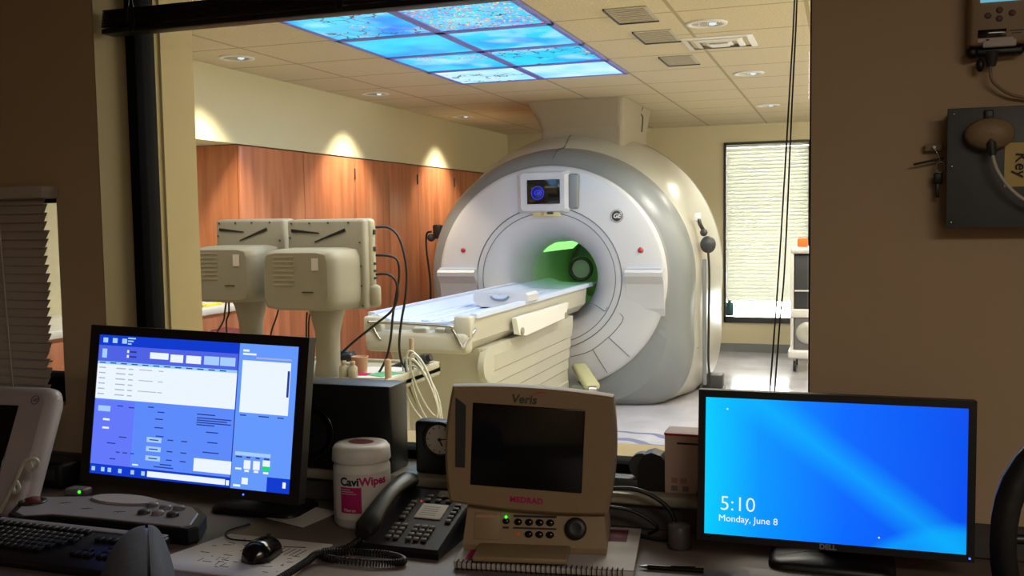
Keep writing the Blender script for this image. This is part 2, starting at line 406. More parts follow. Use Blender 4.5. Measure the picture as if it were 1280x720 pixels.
# back wall with the bright window
BX0, BX1, BZ0, BZ1, YB = -1.215, -0.325, 0.315, 2.235, 10.62
b = MB()
for x0, x1, z0, z1 in ((-4.4, BX0, 0, CZ), (BX1, 1.8, 0, CZ), (BX0, BX1, 0, BZ0), (BX0, BX1, BZ1, CZ)):
    b.box(((x0+x1)/2, YB+0.1, (z0+z1)/2), (x1-x0, 0.2, z1-z0), M['wall_scan'])
struct(b, 'wall_far', 'cream far wall of the scan room')
b = MB(); b.box((-0.3, YB-0.008, 0.045), (4.2, 0.016, 0.09), M['gantry_gray']); struct(b, 'baseboard_far')
b = MB(); cx, cz = (BX0+BX1)/2, (BZ0+BZ1)/2
for c, d in (((BX0+0.012, YB+0.03, cz), (0.024, 0.1, BZ1-BZ0)), ((BX1-0.012, YB+0.03, cz), (0.024, 0.1, BZ1-BZ0)), ((cx, YB+0.03, BZ0+0.03), (BX1-BX0, 0.1, 0.06)), ((cx, YB+0.03, BZ1-0.012), (BX1-BX0, 0.1, 0.024))):
    b.box(c, d, M['dark_gray'], bev=0.003)
struct(b, 'window_5', 'dark frame of the daylit window in the far wall')
b = MB(); b.box((cx, YB+0.12, cz), (BX1-BX0-0.01, 0.006, BZ1-BZ0), M['glass']); struct(b, 'window_6', 'far window pane')
# blind in the far window
t = thing('window_blind', 'closed white horizontal blind glowing with daylight in the far window', 'blind', (cx, YB+0.045, 0.55))
b = MB(); n = 42
for k in range(n):
    z = 0.03+k*(1.62/n); a = radians(62)
    b.box((0, 0, z), (BX1-BX0-0.05, 0.047, 0.0012), M['slat'], rot=RX(a))
b.build('slats', t)
b = MB(); b.box((0, 0, 1.655), (BX1-BX0-0.05, 0.05, 0.04), M['slat'], bev=0.004); b.build('headrail', t)
b = MB(); b.box((0, 0, 0.0), (BX1-BX0-0.05, 0.03, 0.014), M['slat'], bev=0.003); b.build('bottom_rail', t)
b = MB(); p = at(912, 391, YB+0.09); b.box((p.x, p.y, p.z), (0.09, 0.07, 0.15), M['teal'], bev=0.02); b.box((p.x, p.y, p.z+0.085), (0.04, 0.04, 0.03), M['teal'], bev=0.01)
b.build('bottle'); tag(bpy.data.objects['bottle'], 'teal bottle on the sill at the left corner of the far window', 'bottle')
bpy.data.objects['bottle'].location.z = -(p.z-0.075-BZ0-0.062)

# cabinets of cherry wood along the left wall
ys = [5.36, 6.93, 8.12, 9.0, 10.6]
wl = ['tall cherry wood cabinet at the left end, next to the alcove', 'tall cherry wood cabinet lit orange by the middle downlight, behind the right putty display',
      'tall cherry wood cabinet just left of the scanner', 'tall cherry wood cabinet mostly hidden behind the scanner']
for k in range(4):
    y0, y1 = ys[k], ys[k+1]
    t = thing('tall_cabinet', wl[k], 'cabinet', (-3.67, y0, 0), 0, 'cherry wood cabinets')
    b = MB(); b.box((-0.31, (y1-y0)/2, 0.978), (0.61, y1-y0-0.002, 1.956), M['wood']); b.build('body', t)
    nd = 2; w = (y1-y0)/nd
    for j in range(nd):
        b = MB(); b.box((0.007, w*(j+0.5), 1.0), (0.018, w-0.006, 1.90), M['wood'], bev=0.002); d = b.build('door', t)
        if j == 1:
            b = MB(); b.box((0.020, w*1.97, 1.83), (0.010, 0.014, 0.09), M['dark_gray'], bev=0.003); b.build('handle', d)
# alcove counter
t = thing('base_cabinet', 'low cherry wood cabinet in the alcove left of the tall cabinets', 'cabinet', (-3.98, 4.0, 0))
b = MB(); b.box((0, 0, 0.45), (0.60, 2.66, 0.9), M['wood']); b.build('body', t)
for j in range(4):
    b = MB(); b.box((0.31, -1.0+0.665*j, 0.79), (0.018, 0.64, 0.18), M['wood'], bev=0.003); d = b.build('drawer', t)
    b = MB(); b.tube([(0.318, -1.06+0.665*j, 0.80), (0.345, -1.05+0.665*j, 0.80), (0.345, -0.95+0.665*j, 0.80), (0.318, -0.94+0.665*j, 0.80)], 0.006, M['metal'], smoothpath=False); b.build('handle', d)
    b = MB(); b.box((0.31, -1.0+0.665*j, 0.37), (0.018, 0.64, 0.62), M['wood'], bev=0.003); b.build('door', t)
b = MB(); b.box((-3.97, 4.0, 0.922), (0.66, 2.7, 0.042), M['white_plastic'], bev=0.006); tag(b.build('countertop'), 'white countertop on the low cabinet in the alcove', 'countertop')
for nm, lb, c, d, m, ct in (('paper_stack', 'pale green papers lying on the alcove countertop', (-3.82, 4.85, 0.951), (0.24, 0.30, 0.016), M['green'], 'papers'),
                        ('folder', 'yellow folder on the alcove countertop beside the green papers', (-3.84, 5.15, 0.95), (0.22, 0.16, 0.014), M['yellow'], 'folder'),
                        ('glove_box', 'white box with yellow sleeve standing on the alcove countertop', (-3.98, 4.95, 1.03), (0.12, 0.24, 0.17), M['white_plastic'], 'box')):
    b = MB(); b.box(c, d, m, bev=0.004)
    if nm == 'glove_box': b.box((c[0], c[1], c[2]+0.01), (d[0]+0.004, d[1]+0.004, 0.09), M['yellow'], bev=0.002)
    else:
        b.box((c[0]+0.01, c[1], c[2]+d[2]/2+0.002), (d[0]-0.03, d[1]-0.02, 0.004), M['paper'], bev=0.001)
    tag(b.build(nm), lb, ct)
# maroon bin
t = thing('laundry_bin', 'maroon lidded bin in front of the alcove counter', 'bin', (-3.42, 4.82, 0))
b = MB(); b.lathe([(0.15, 0.0), (0.155, 0.02), (0.18, 0.68), (0.185, 0.70)], M['dark_gray'], n=28, caps=True); b.build('body', t)
b = MB(); b.lathe([(0.19, 0.69), (0.19, 0.72), (0.15, 0.79), (0.08, 0.835), (0.001, 0.85)], M['maroon'], n=28, caps=True); b.build('lid', t, 'maroon domed lid')

# ------------------------------------------------------------------ ceiling things
names = ['in the front left corner', 'above the middle of the wood cabinets', 'above the far end of the wood cabinets', 'in front of the square ceiling vent', 'behind the square ceiling vent', 'nearest the far window']
for k, (x, y) in enumerate(DL):
    t = thing('ceiling_downlight', 'round recessed ceiling downlight '+names[k], 'ceiling light', (x, y, CZ), 0, 'recessed downlights of the scan room')
    b = MB(); b.lathe([(0.105, -0.001), (0.105, -0.006), (0.082, -0.010), (0.078, -0.002), (0.074, 0.03)], M['white_plastic'], n=28); b.build('trim_ring', t)
    b = MB(); b.lathe([(0.075, -0.004), (0.03, -0.003), (0.001, -0.003)], M['metal'], n=28); b.build('reflector', t)
    b = MB(); b.sphere((0.03, 0, -0.006), 0.02, M['white_emit'], (1, 1, 0.4), 12); b.build('bulb', t)
desc = [(0.42, 0.30, 0.55), (0.68, 0.25, 0.3), (0.30, 0.1, 0.3), (0.3, 0.35, 0.1), (0.42, 0.32, 0.3), (0.42, 0.30, 0.5), (0.35, 0.70, 0.5), (0.3, 0.66, 0.3)]
lab = ['front left one, blue with dark twigs and a few blossoms', 'front right one, full of pink and yellow blossoms', 'second-row left one, almost plain cyan', 'second-row right one, cyan with white cloud at the right',
       'third-row left one, cyan with purple blossoms at its edge', 'third-row right one, cyan with pink branches', 'back left one, pale with lacy branches', 'back right one, blue with white cloud']
k = 0
for r in range(4):
    for c in range(2):
        t = thing('ceiling_light_panel', 'lit sky picture ceiling panel, '+lab[k], 'ceiling light', (-2.27+0.6*c, 4.39+0.6*r, CZ), 0, 'sky picture ceiling panels')
        b = MB(); b.box((0, 0, -0.004), (0.55, 0.55, 0.006), sky_panel(k+1, *desc[k])); b.build('diffuser', t)
        b = MB()
        for a in range(4):
            b.box((0, 0.287, -0.006), (0.60, 0.026, 0.012), M['frame_spill'] if 'frame_spill' in M else M.setdefault('frame_spill', mat('blue_spill_frame', (120, 126, 222), 0.5)), bev=0.001)  # blue light spilling from the panels is put into the frame colour
            b.bm.transform(RZ(pi/2))
        b.build('frame', t)
        lamp('sky_panel_lamp', 'AREA', (-2.27+0.6*c, 4.39+0.6*r, CZ-0.02), 3.2, (0.30, 0.55, 1.0), size=0.5); k += 1
t = thing('ceiling_vent', 'square white air diffuser in the ceiling between two round downlights', 'vent', (-0.66, 5.58, CZ))
for nm, s0, s1, z in (('outer_frame', 0.19, 0.16, -0.010), ('middle_cone', 0.13, 0.10, -0.016), ('inner_plate', 0.07, 0.0, -0.020)):
    b = MB(); q = lambda s, zz: [(-s, -s, zz), (s, -s, zz), (s, s, zz), (-s, s, zz)]
    b.loft([q(s0, 0.0), q(s0, z*0.6), q(max(s1, 0.01), z)], M['white_plastic'], caps=False, smooth=False)
    if s1 == 0: b.box((0, 0, z), (0.10, 0.10, 0.004), M['white_plastic'])
    b.build(nm, t)
for i, (px, py, lb) in enumerate(((790, 18, 'nearest the observation window'), (822, 45, 'middle of three'), (850, 75, 'farthest of three'))):
    d = _f + _r2*((px-640)/FPX) - _u2*((py-360)/FPX); P = Vector((0, 0, CH)) + d*((CZ-CH)/d.z)
    t = thing('ceiling_grille', 'grey rectangular grille sunk in the ceiling tiles, '+lb, 'grille', (P.x, P.y, CZ), 0, 'grey ceiling grilles')
    b = MB(); b.box((0, 0, -0.003), (0.20, 0.34, 0.004), mat('grille_gray', (176, 168, 152), 0.6) if i == 0 else bpy.data.materials['grille_gray']); b.build('plate', t)
    b = MB()
    for j in range(8): b.box((0, -0.14+0.04*j, -0.007), (0.17, 0.008, 0.004), bpy.data.materials['grille_gray'])
    b.box((-0.1, 0, -0.006), (0.008, 0.35, 0.01), M['dark_gray']); b.box((0, 0.172, -0.006), (0.20, 0.008, 0.01), M['dark_gray']); b.build('louvres', t)

# ================================================================== SCANNER
GX, GY, GZ = -2.165, 7.28, 0.995
t = thing('mri_scanner', 'large white round bore scanner with grey collar, facing the left of the window', 'scanner', (GX, GY, 0))
SCN = t
def gring(r, y, n=5.0, N=96, circ=False, zsc=0.94, up=1.06):
    out = []
    for k in range(N):
        a = 2*pi*k/N; c, s_ = cos(a), sin(a)
        if circ or s_ >= 0: out.append((r*c, y, GZ + r*zsc*s_ if circ else GZ+r*s_*up))
        else:
            p = (abs(c)**n+abs(s_)**n)**(-1/n)
            q = min(1.0, abs(s_)*2.2); p = 1*(1-q)+p*q
            x = r*c*p; z = GZ + max(s_*p*max(r, 0.99), -GZ+0.002)
            out.append((x, y, max(z, 0.002)))
    return out
RF = 0.915
b = MB(); b.loft([gring(RF+0.005, -0.01, circ=True), gring(RF+0.02, 0.02, 3.2, up=0.945)], M['gantry_gray'], caps=False, smooth=False)
b.loft([gring(RF+0.02, 0.02, 3.2, up=0.945), gring(0.98, 0.045, 3.6, up=0.94), gring(1.03, 0.09, 4, up=0.935), gring(1.062, 0.15, 4.4, up=0.935), gring(1.075, 0.22, 4.6, up=0.94), gring(1.08, 0.34, 4.6, up=0.95)], M['gantry_gray'], caps=False); b.build('front_collar', t)
b = MB(); b.loft([gring(1.08, 0.34, 4.6, up=0.95), gring(1.088, 0.36, 4.6, up=0.965), gring(1.11, 0.50, 4.7, up=1.015), gring(1.14, 0.75, 4.8, up=1.04), gring(1.155, 1.05, 5, up=1.05), gring(1.16, 1.4, 5, up=1.045)], M['gantry_silver'], caps=False); b.build('shell', t)
b = MB(); b.loft([gring(1.145, 1.405, 5), gring(1.14, 1.6, 5), gring(1.08, 1.8, 5), gring(0.92, 1.9, 4)], M['gantry_silver'], caps=False)
b.loft([gring(0.92, 1.9, 4), [(0.3*cos(2*pi*k/96), 1.9, GZ+0.02+0.3*sin(2*pi*k/96)) for k in range(96)]], M['gantry_silver'], caps=False); b.build('rear_shell', t)
# front face with flared bore
def circ(r, y, zsc=0.945, N=96): return [(r*cos(2*pi*k/N), y, GZ+r*zsc*sin(2*pi*k/N)) for k in range(N)]
b = MB(); b.loft([circ(RF+0.005, -0.01), circ(RF, -0.035), circ(RF-0.03, -0.045), circ(0.75, -0.065), circ(0.585, -0.075)], M['gantry_white'], caps=False); b.build('front_cover', t)
b = MB(); b.loft([circ(0.58, -0.075), circ(0.53, -0.073), circ(0.48, -0.055), circ(0.42, 0.0), circ(0.365, 0.09), circ(0.325, 0.22), circ(0.305, 0.36), circ(0.30, 0.5)], M['gantry_white'], caps=False); b.build('bore_funnel', t)
b = MB(); b.loft([circ(0.30, 0.5), circ(0.30, 1.3), circ(0.30, 1.6), circ(0.33, 1.8), circ(0.38, 1.9)], mat('bore_liner', (186, 205, 176), 0.35), caps=False); b.build('bore_tube', t)
b = MB(); b.loft([circ(0.385, 1.905), circ(0.30, 1.90), circ(0.15, 1.895), circ(0.002, 1.89)], bpy.data.materials['bore_liner'], caps=False); b.build('bore_end_disc', t)  # added disc across the open bore end, catching the green light
yF = -0.066
for nm, r, y in (('seam_ring', 0.585, -0.076), ('seam_ring', 0.535, -0.074)):
    b = MB(); b.tube([(r*cos(2*pi*k/64), y, GZ+0.945*r*sin(2*pi*k/64)) for k in range(65)], 0.0028, M['gantry_seam'], n=6, smoothpath=False); b.build(nm, t)
def face(px, py, off=0.0):
    p = at(px, py, GY-0.07+off); return (p.x-GX, p.y-GY, p.z)
b = MB()
for pl in (((736, 379), (744, 381), (756, 389), (760, 384), (772, 390), (779, 398), (771, 411), (760, 422), (739, 438), (718, 445), (700, 448)), ((761, 422), (774, 434), (787, 446)), ((741, 437), (750, 452), (759, 466))):
    b.tube([face(*q) for q in pl], 0.003, M['gantry_seam'], n=6)
b.build('panel_seams', t)
b = MB(); b.tube([(0.02, 0.045, GZ+0.98*0.945), (0.025, 0.15, GZ+1.062*0.94), (0.03, 0.34, GZ+1.085*0.955), (0.03, 0.5, GZ+1.11*1.02), (0.03, 0.75, GZ+1.14*1.045), (0.03, 1.05, GZ+1.158*1.053), (0.03, 1.38, GZ+1.162*1.05)], 0.004, M['gantry_seam'], n=6)
b.build('top_seam', t)
b = MB(); b.tube([(0.93, 0.045, 0.45), (1.0, 0.22, 0.40), (1.085, 0.42, 0.42)], 0.004, M['gantry_seam'], n=6); b.build('collar_seam', t)
b = MB(); b.tube([Vector(gring(1.158, 1.402, 5, up=1.047)[k]) for k in range(0, 49)], 0.004, M['gantry_seam'], n=6, smoothpath=False); b.build('shell_seam', t)
# display on the front
c = face(680, 240); hw, hh = 0.175, 0.145
b = MB(); xf = TR(c[0], -0.115, c[2]); b.xf = xf
q = lambda w, h, y, r=0.02: [(x, y, z) for x, z in ((-w+r, -h), (w-r, -h), (w, -h+r), (w, h-r), (w-r, h), (-w+r, h), (-w, h-r), (-w, -h+r))]
b.loft([q(hw+0.05, hh+0.02, 0.10), q(hw+0.035, hh+0.015, 0.03), q(hw, hh, 0.0)], M['gantry_white'], smooth=False)
b.box((hw+0.06, 0.05, 0), (0.09, 0.06, 2*hh-0.02), M['gantry_gray'], bev=0.02)
hd = b.build('display_housing', t)
b = MB(); b.xf = xf; b.box((0.01, -0.004, 0.0), (0.262, 0.01, 0.185), M['screen_off'], bev=0.004); b.build('display_screen', hd)
b = MB(); b.xf = xf @ TR(-0.035, -0.0105, -0.008) @ UP
blue = emit('blue_logo_light', (30, 50, 235), 1.0); dbl = emit('dark_blue_logo_light', (10, 20, 120), 0.8)
b.lathe([(0.040, 0), (0.040, 0.001), (0.001, 0.001)], dbl, n=32)
b.lathe([(0.052, 0), (0.052, 0.0015), (0.046, 0.0015), (0.046, 0)], blue, n=40)
b.text('GE', 0.052, blue, TR(0, 0, 0.002), shear=0.3, bold=0.001); b.build('display_logo', hd)
b = MB(); e = face(684, 267); b.box((e[0], -0.082, e[2]), (0.22, 0.02, 0.045), mat('yellowed_label', (196, 188, 130), 0.5), bev=0.004)
b.box((e[0]+0.03, -0.093, e[2]+0.005), (0.05, 0.004, 0.02), M['dark_gray']); b.box((e[0]-0.03, -0.093, e[2]-0.002), (0.025, 0.004, 0.025), M['bottle_tan']); b.build('light_sight_label', t)
b = MB(); e = face(771, 270); b.xf = TR(e[0], -0.068, e[2]) @ UP
b.lathe([(0.048, 0), (0.048, 0.004), (0.001, 0.005)], M['dark_gray'], n=36)
b.lathe([(0.044, 0.005), (0.044, 0.0065), (0.040, 0.0065), (0.040, 0.005)], M['white_plastic'], n=36)
b.text('GE', 0.048, M['white_plastic'], TR(0, 0, 0.0065), shear=0.3, bold=0.001); b.build('logo_badge', t)
for px, py in ((579, 313), (800, 313)):
    e = face(px, py); b = MB(); b.xf = TR(e[0], -0.055, e[2]) @ UP
    b.lathe([(0.026, 0), (0.026, 0.008), (0.02, 0.010)], M['gantry_gray'], n=24, caps=True); b.lathe([(0.018, 0.0), (0.018, 0.016), (0.001, 0.018)], M['red'], n=24); b.build('stop_button', t, 'small red push button')
for x0, x1, py, y2 in ((551, 597, 340, 372), (783, 830, 340, 382)):
    e0 = face(x0, py); e1 = face(x1, py); z2 = face(x0, y2)[2]; w = e1[0]-e0[0]; cx_ = (e0[0]+e1[0])/2
    b = MB(); prof = [(0.0, e0[2]+0.035), (-0.10, e0[2]+0.02), (-0.12, e0[2]), (-0.115, e0[2]-0.03), (-0.06, e0[2]-0.09), (-0.03, z2-0.02), (0.0, z2-0.08)]
    b.loft([[(cx_-w/2*s_, y-0.03, z) for y, z in prof] for s_ in (1, 0.96, -0.96, -1)], M['gantry_white'], smooth=False)
    hp = b.build('control_panel', t)
    b = MB(); b.box((cx_, -0.09, e0[2]+0.03), (w*0.92, 0.085, 0.004), M['glare_strip'], rot=RX(radians(-8)), bev=0.001)
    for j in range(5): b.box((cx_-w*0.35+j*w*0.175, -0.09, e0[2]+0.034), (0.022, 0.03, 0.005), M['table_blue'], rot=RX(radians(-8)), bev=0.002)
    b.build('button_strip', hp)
# light strip and ring inside the bore
b = MB()
a0, a1 = radians(112), radians(140)
b.loft([[(0.292*cos(a), y, GZ+0.97*0.292*sin(a)) for a in (a0, (a0+a1)/2, a1)] for y in (0.55, 1.5)], emit('bore_strip', (150, 255, 130), 1.6), close=False, caps=False); b.build('bore_light', t)
p = at(726, 336, 8.35); b = MB(); b.xf = TR(p.x-GX, p.y-GY, p.z)
b.lathe([(0.108, 0.03), (0.112, 0), (0.108, -0.02), (0.085, -0.02), (0.08, 0.02)], M['dark_gray'], 'Y', 36); b.lathe([(0.085, 0.01), (0.001, 0.0)], mat('fan_gray', (190, 186, 184), 0.5), 'Y', 36)
for k in range(6): b.box((0.05*cos(k*pi/3), -0.002, 0.05*sin(k*pi/3)), (0.06, 0.004, 0.004), bpy.data.materials['fan_gray'], rot=RY(-k*pi/3))
b.build('bore_fan', t)
# duct between scanner and ceiling
b = MB()
def rr(x0, x1, y0, y1, z, r=0.05):
    o = []
    for cx_, cy_, a0 in ((x1-r, y1-r, 0), (x0+r, y1-r, 90), (x0+r, y0+r, 180), (x1-r, y0+r, 270)):
        for j in range(5): a = radians(a0+j*22.5); o.append((cx_+r*cos(a), cy_+r*sin(a), z))
    return o
b.loft([rr(-0.24, 0.47, 0.55, 1.55, 2.02), rr(-0.24, 0.47, 0.55, 1.55, 2.20), rr(-0.27, 0.48, 0.50, 1.60, 2.30), rr(-0.34, 0.50, 0.45, 1.62, CZ-0.002)], mat('duct_paint', (150, 140, 122), 0.7), caps=False, smooth=False); b.build('ceiling_duct', t)
b = MB(); b.tube([(0.50, 1.2, 2.41), (0.485, 1.18, 2.36), (0.50, 1.2, 2.32), (0.49, 1.2, 2.20)], 0.006, M['dark_gray']); b.build('duct_cable', t)

# coil handset hanging on the right side, cable to the floor
t = thing('hand_pump', 'dark round hand pump hanging on the right side of the scanner with its cord', 'hand pump', (-1.035, 7.72, 0))
b = MB(); b.sphere((0.03, 0, 1.235), 0.062, M['dark_gray'], (1, 1, 1.1)); b.sphere((0.0, -0.02, 1.33), 0.03, M['dark_gray']); b.build('bulb', t)
b = MB(); b.tube([(0.0, 0.0, 1.34), (-0.03, -0.02, 1.40), (-0.045, 0.0, 1.46)], 0.016, M['metal_dark']); b.box((-0.05, 0, 1.45), (0.05, 0.05, 0.07), M['white_plastic'], bev=0.01); b.build('hook', t)
b = MB(); b.tube([(0.03, 0, 1.19), (0.04, 0.0, 1.0), (0.035, 0, 0.6), (0.03, 0.02, 0.3), (0.05, 0.0, 0.12), (0.02, -0.06, 0.02)], 0.009, M['cable_black']); b.build('cord', t)
b = MB(); b.box((0.0, 0.02, 0.62), (0.03, 0.03, 1.0), M['gantry_gray'], bev=0.008); b.build('cable_channel', t)
t = thing('wall_hook', 'small dark fitting with hanging cord at the left edge of the scanner', 'cable hook', (-3.33, 7.7, 0))
b = MB(); b.box((0.04, 0, 1.36), (0.08, 0.06, 0.12), M['metal_dark'], bev=0.015); b.sphere((-0.01, -0.03, 1.31), 0.035, M['dark_gray']); b.build('bracket', t)
b = MB(); b.tube([(-0.02, 0, 1.36), (-0.065, 0, 1.34), (-0.07, 0, 1.2), (-0.04, 0, 0.9), (-0.05, 0, 0.5), (-0.03, 0, 0.02)], 0.009, M['cable_black']); b.build('cord', t)
b = MB(); b.box((-1.03, 8.25, 0.07), (0.16, 0.16, 0.12), M['dark_gray'], bev=0.01); b.box((-1.03, 8.25, 0.01), (0.18, 0.18, 0.02), M['dark_gray'], bev=0.004); tag(b.build('floor_box'), 'small grey box on the floor right of the scanner', 'floor box')

# ------------------------------------------------------------------ patient table
t = thing('patient_table', 'long cream patient table sliding into the scanner bore', 'patient table', (-2.18, 4.8, 0))
def trect(hw, z0, z1, y): return [(-hw, y, z0), (hw, y, z0), (hw, y, z1), (-hw, y, z1)]
b = MB()   # pedestal, ribbed and tapering
lv = [(0.10, 0.27), (0.16, 0.27), (0.17, 0.265), (0.25, 0.262), (0.26, 0.256), (0.34, 0.256), (0.35, 0.262), (0.42, 0.262), (0.43, 0.27), (0.50, 0.272), (0.51, 0.28), (0.58, 0.282), (0.59, 0.29), (0.68, 0.30), (0.74, 0.30)]
def prect(hw, y0, y1, z, r=0.06): return rr(-hw, hw, y0, y1, z, r)
b.loft([prect(h, 0.30-(z-0.5)*0.35 if z > 0.4 else 0.34, 2.14, z) for z, h in lv], M['table_cream'], smooth=False); b.build('pedestal', t)
b = MB(); b.loft([prect(0.30, 0.16, 2.0, 0.003), prect(0.30, 0.16, 2.0, 0.08), prect(0.285, 0.20, 2.0, 0.15), prect(0.27, 0.28, 2.0, 0.20)], M['table_cream'], smooth=False); b.build('base_cover', t)
b = MB()   # top frame with side walls: U-shaped section swept along
sec = [(-0.30, 0.90), (-0.30, 0.936), (-0.29, 0.938), (-0.25, 0.905), (-0.16, 0.885), (0, 0.878), (0.16, 0.885), (0.25, 0.905), (0.29, 0.938), (0.315, 0.936), (0.31, 0.90), (0.30, 0.80), (0.24, 0.74), (0, 0.73), (-0.24, 0.74), (-0.30, 0.80)]
b.loft([[(x, y, z) for x, z in sec] for y in (0.02, 2.45)], M['table_cream'], smooth=False); b.build('table_frame', t)
b = MB(); cr = [(-0.27, 0.925), (-0.25, 0.912), (-0.16, 0.893), (0, 0.886), (0.16, 0.893), (0.25, 0.912), (0.27, 0.925), (0.27, 0.94), (0.25, 0.935), (0.16, 0.905), (0, 0.897), (-0.16, 0.905), (-0.25, 0.935), (-0.27, 0.94)]
b.loft([[(x, y, z) for x, z in cr] for y in (0.04, 3.4)], M['table_blue'], smooth=False)
for x in (-0.12, 0.0, 0.12): b.box((x, 1.2, 0.903), (0.05, 2.2, 0.012), M['table_blue'], bev=0.004)
b.build('cradle', t, 'pale blue cradle surface')
b = MB()
for sx in (-1, 1): b.loft([[(sx*0.285, y, 0.925), (sx*0.325, y, 0.925), (sx*0.325, y, 0.95), (sx*0.285, y, 0.95)] for y in (0.05, 2.6)], M['table_blue'], smooth=False)
b.build('rail_strips', t)
b = MB()   # end fairing with stepped notches
for x, w, h in ((-0.26, 0.11, 0.105), (0.27, 0.10, 0.115), (0.20, 0.06, 0.07), (0.02, 0.09, 0.05), (0.14, 0.06, 0.05)):
    b.box((x, 0.0, 0.83+h/2), (w, 0.06, h), M['table_cream'], bev=0.012)
b.box((0, 0.0, 0.80), (0.62, 0.08, 0.12), M['table_cream'], bev=0.03); b.build('end_fairing', t)
b = MB(); b.tube([(-0.20, -0.03, 0.80), (-0.225, -0.04, 0.83), (-0.255, -0.04, 0.895), (-0.24, -0.045, 0.905), (0.18, -0.05, 0.893), (0.225, -0.05, 0.87), (0.27, -0.05, 0.79), (0.28, -0.045, 0.785), (0.295, -0.03, 0.81), (0.325, 0.0, 0.86), (0.32, 0.03, 0.87)], 0.009, M['metal'], n=10); b.build('handle_bar', t, 'shiny bent metal handle bar')
b = MB()   # hanging side rail
b.loft([[(0.325, 0.62, 0.87), (0.355, 0.62, 0.87), (0.36, 0.66, 0.77), (0.325, 0.66, 0.77)], [(0.325, 0.78, 0.87), (0.36, 0.78, 0.87), (0.365, 0.78, 0.75), (0.325, 0.78, 0.75)],
        [(0.325, 1.66, 0.865), (0.36, 1.66, 0.865), (0.365, 1.66, 0.77), (0.325, 1.66, 0.77)], [(0.325, 1.78, 0.865), (0.355, 1.78, 0.865), (0.355, 1.72, 0.80), (0.325, 1.72, 0.80)]], M['white_plastic'], smooth=False)
b.build('side_rail', t)
b = MB()
for y in (0.70, 1.66): b.cyl((0.355, y, 0.785), (0.372, y, 0.785), 0.022, M['display_putty'], n=16)
b.build('rail_pivot', t)
b = MB(); b.cyl((0.27, 0.28, 0.64), (0.305, 0.28, 0.64), 0.09, M['table_cream'], n=24); b.build('pivot_cover', t)
b = MB(); b.loft([[(x*1.0, y, z) for x, z in ((-0.2, 0.02), (0.2, 0.02), (0.2, 0.27), (-0.2, 0.30))] for y in (1.95, 2.3)], M['table_cream'], smooth=False); b.build('dock_block', t)
t2 = thing('foot_pedal', 'olive padded pedal unit at the foot of the scanner beside the table', 'pedal', (-1.81, 6.93, 0.0))
b = MB(); b.box((0.0, -0.02, 0.12), (0.15, 0.32, 0.24), mat('pedal_green', (92, 100, 86), 0.5), bev=0.02); b.build('pedal_base', t2)
b = MB(); b.box((0.01, 0.0, 0.285), (0.12, 0.44, 0.06), mat('pedal_pad', (170, 168, 128), 0.6), rot=RZ(radians(28)) @ RX(radians(12)), bev=0.028, seg=4); b.build('pad', t2)
b = MB(); b.cyl((0.09, -0.22, 0.23), (0.14, -0.20, 0.23), 0.025, M['metal'], n=16); b.build('latch', t2)
# headrest block on the cradle
t = thing('headrest', 'white head holder block lying on the patient table', 'head holder', (-2.02, 5.80, 0.9092))
b = MB(); b.loft([[(x, y, z) for x, z in ((-0.13, 0.0), (0.13, 0.0), (0.18, 0.035), (0.18, 0.075), (0.165, 0.09), (-0.165, 0.09), (-0.18, 0.075), (-0.18, 0.035))] for y in (-0.11, 0.11)], M['gantry_white'], smooth=False); b.build('block', t)
b = MB(); b.loft([[(0.07*cos(a)*s_, -0.115, 0.078+0.035*sin(a)*s_) for a in [pi+k*pi/12 for k in range(13)]] for s_ in (1.0, 0.2)], M['table_blue'], close=False, caps=False)
b.tube([(-0.06, -0.118, 0.07), (-0.03, -0.118, 0.05), (0.03, -0.118, 0.05), (0.06, -0.118, 0.07)], 0.006, M['gantry_gray']); b.build('grip', t)

# ------------------------------------------------------------------ shelf trolley by the far window
t = thing('equipment_trolley', 'white wheeled trolley with dark bays partly hidden at the right end of the window', 'trolley', (-0.18, 9.55, 0))
b = MB()
b.box((0, 0, 1.13), (0.56, 0.5, 0.06), M['white_plastic'], bev=0.02); b.box((0, 0, 0.55), (0.56, 0.5, 0.08), M['white_plastic'], bev=0.01); b.box((0, 0, 0.17), (0.60, 0.54, 0.08), M['white_plastic'], bev=0.02)
for sx in (-1, 1): b.box((sx*0.265, 0, 0.65), (0.03, 0.48, 0.96), M['white_plastic'], bev=0.005)
b.box((0, 0.235, 0.65), (0.5, 0.02, 0.96), M['white_plastic']); b.build('frame', t)
b = MB(); b.box((0, -0.02, 0.84), (0.49, 0.42, 0.49), M['dark_gray'], bev=0.01); b.box((0, -0.24, 0.76), (0.49, 0.02, 0.012), M['white_plastic']); b.build('upper_bay', t)
b = MB(); b.box((0, -0.02, 0.36), (0.49, 0.42, 0.30), mat('bay_gray', (110, 106, 108), 0.4), bev=0.01); b.lathe([(0.10, -0.24), (0.09, -0.25), (0.04, -0.255), (0.001, -0.25)], M['gantry_silver'], 'Y', 28, mx=TR(-0.13, 0, 0.37)); b.build('lower_bay', t)
for sx in (-1, 1):
    for sy in (-1, 1):
        b = MB(); b.cyl((sx*0.24-0.012, sy*0.2, 0.055), (sx*0.24+0.012, sy*0.2, 0.055), 0.052, M['black_plastic'], n=20); b.cyl((sx*0.24, sy*0.2, 0.06), (sx*0.24, sy*0.2, 0.135), 0.014, M['metal'], n=10); b.build('caster', t)
b = MB(); b.box((-0.36, 9.5, 1.20), (0.09, 0.12, 0.08), M['orange'], bev=0.008); b.box((-0.36, 9.5, 1.245), (0.06, 0.03, 0.006), M['paper']); tag(b.build('tissue_carton'), 'small orange box on top of the white trolley', 'box')

